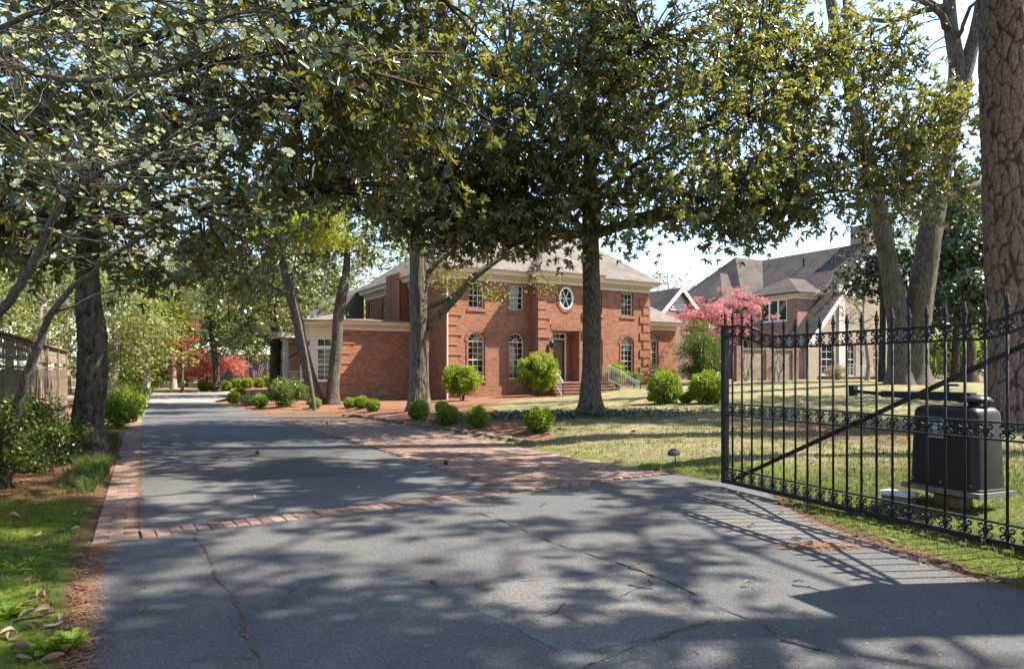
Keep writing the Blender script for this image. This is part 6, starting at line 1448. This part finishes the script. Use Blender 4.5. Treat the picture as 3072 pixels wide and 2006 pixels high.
# dry magnolia leaves, one object each
def dryleaf(seed):
    rr = random.Random(seed); nl, nw = 7, 4; vs_ = []; L_, W_d = .085, .032; c1, c2, tw_ = rr.uniform(-.9, 1.1), rr.uniform(-.6, 1.0), rr.uniform(-.5, .5)
    for i in range(nl + 1):
        t = i / nl; w = W_d * math.sin(math.pi * min(1, t * .97 + .02)) ** .7
        for j in range(nw + 1):
            s_ = j / nw * 2 - 1; zc = .02 * c1 * math.sin(t * math.pi) + c2 * .03 * s_ * s_ * w / W_d + tw_ * .02 * s_ * (t - .5); vs_.append(((t - .5) * L_, s_ * w / 2, zc + .012 + .004 * rr.random()))
    me = newmesh('dry_leaf', vs_, [(i*(nw+1) + j, (i+1)*(nw+1) + j, (i+1)*(nw+1) + j + 1, i*(nw+1) + j + 1) for i in range(nl) for j in range(nw)], M['dry_leaf'], True, False)
    a = me.attributes.new('tint', 'FLOAT', 'POINT'); b = rr.uniform(.1, .95); a.data.foreach_set('value', [min(1, max(0, b + rr.gauss(0, .08))) for _ in vs_]); return me
DL = [dryleaf(s) for s in range(12)]; rq = random.Random(9)
def leaf_at(px, py, label, group, sc=1.0):
    p = onbase(px, py, lambda x, y: gzf(x, y)); q = np.array([[p.x, p.y]]); on = pave_sd(q[:, 0], q[:, 1])[0] < 0
    z = float(gbase(p.x, p.y)) + .004 if on else float(gzb(q[:, 0], q[:, 1])[0]) + .012
    tag(obj('dry_leaf', DL[rq.randrange(12)], None, (p.x, p.y, z), (rq.gauss(0, .25 if not on else .08), rq.gauss(0, .25 if not on else .08), rq.uniform(0, 6.28)), sc * rq.uniform(.75, 1.2)), label, 'leaf', group)
for px, py in ((20, 1488), (118, 1485), (160, 1488), (290, 1460), (300, 1437), (220, 1545), (190, 1590), (250, 1565), (110, 1605), (130, 1640), (145, 1625), (150, 1612), (110, 1612), (20, 1640), (225, 1600), (255, 1655), (230, 1680), (215, 1675), (90, 1745), (105, 1750), (120, 1790), (150, 1792), (95, 1815), (130, 1822), (85, 1862), (120, 1850), (145, 1852), (185, 1870), (160, 1880), (100, 1880), (20, 1905), (50, 1920), (35, 1910), (70, 1985), (60, 1960), (160, 1985), (40, 1560), (60, 1580), (195, 1640), (205, 1580), (285, 1535), (70, 1700), (150, 1700), (200, 1700), (235, 1620)):
    leaf_at(px, py, 'dry curled brown leaf on the moss left of the driveway', 'dry leaves on the left verge')
for px, py in ((2570, 1622), (2680, 1624), (2948, 1637), (2345, 1552), (2335, 1523), (2430, 1648), (2390, 1632), (2255, 1592), (2222, 1488)): leaf_at(px, py, 'dry brown leaf on the asphalt edge by the gate', 'dry leaves by the gate')
for px, py in ((2200, 1300), (2090, 1262), (1850, 1285), (1780, 1345), (1950, 1330), (2620, 1300), (2420, 1380), (2700, 1350), (2560, 1420), (1900, 1300), (2030, 1240), (1700, 1300), (2480, 1300), (2350, 1350)): leaf_at(px, py, 'dry leaf lying on the tan lawn', 'dry leaves on the lawn', 1.2)
for px, py in ((765, 1503), (2240, 1775), (1965, 1742), (1300, 1405), (430, 1510), (430, 1855), (748, 1996), (1080, 1475)): leaf_at(px, py, 'stray leaf lying on the open driveway', 'stray leaves on the driveway', .7)
# pine cones on the brick paving
cone = MB()
for k in range(44):
    a = k * 2.4; t = k / 44; r = .028 * math.sin(math.pi * (t * .86 + .1)); cone.box(-.006, .006, -.001, .009, -.002, .004, Matrix.Translation((r * math.cos(a), r * math.sin(a), t * .075)) @ Matrix.Rotation(a - math.pi / 2, 4, 'Z') @ Matrix.Rotation(.6, 4, 'X'))
cone.lathe([(.012, .0), (.02, .02), (.016, .05), (.004, .078)], 8); cone = cone.mesh('pine_cone', M['bark_dark'])
for px, py, lab in ((985, 1272, 'pine cone on the brick paving nearer the wing wall'), (1340, 1394, 'pine cone on the brick paving nearer the asphalt corner'), (778, 1362, 'pine cone on the shaded asphalt driveway')):
    p = onbase(px, py); tag(obj('pine_cone', cone, None, (p.x, p.y, float(gbase(p.x, p.y)) + .03), (1.4, .3, rq.uniform(0, 6)), .85), lab, 'pine cone')
# twigs on the forecourt
for k, (a, c) in enumerate((((2376, 1757), (2480, 1780)), ((1885, 1705), (1960, 1735)), ((1470, 1500), (1560, 1494)), ((1290, 1745), (1310, 1770)), ((2380, 1745), (2410, 1748)), ((1620, 1520), (1640, 1508)))):
    p, q = onbase(*a), onbase(*c); m_ = (p + q) / 2; o = MB().tube([(p.x - m_.x, p.y - m_.y, 0), (.01, .008, .006), (q.x - m_.x, q.y - m_.y, 0)], [.004, .0035, .002], 5).build('fallen_twig', M['bark_dark'], None, (m_.x, m_.y, .007)); tag(o, 'thin dark fallen twig on the asphalt', 'twig', 'twigs on the asphalt')
# weeds on the left verge
for k, (px, py, s_) in enumerate(((40, 1720, 1.0), (95, 1700, .8), (130, 1660, .6), (150, 1960, 1.1), (215, 1945, .9), (25, 1850, .9))):
    p = G(px, py); t = thing('weed', ['broad leaved weed clump on the sunlit moss', 'spiky weed beside the broad leaved weed clump', 'low weed near the dry leaves on the moss', 'round leaved weed clump at the asphalt edge', 'bright green clover clump beside the asphalt edge', 'low weed at the left border of the moss'][k], 'weed', p); n = 26
    rg_ = np.random.default_rng(900 + k); a = rg_.uniform(0, 6.28, n); el = rg_.uniform(.4, 1.2, n); d = np.stack([np.cos(a) * np.cos(el), np.sin(a) * np.cos(el), np.sin(el)], 1); st_ = rg_.uniform(.01, .07, n)[:, None] * s_; base_ = d * st_
    nn = unit(np.stack([-np.cos(a) * np.sin(el), -np.sin(a) * np.sin(el), np.cos(el)], 1) + rg_.normal(0, .2, (n, 3))); obj('leaves', leafmesh('leaves', base_, unit(d - [0, 0, .35]), nn, rg_.uniform(.04, .07, n) * s_, (.016 if k < 3 else .04) * s_, np.clip(rg_.normal(.55, .15, n), 0, 1), M['box_leaf']), t)
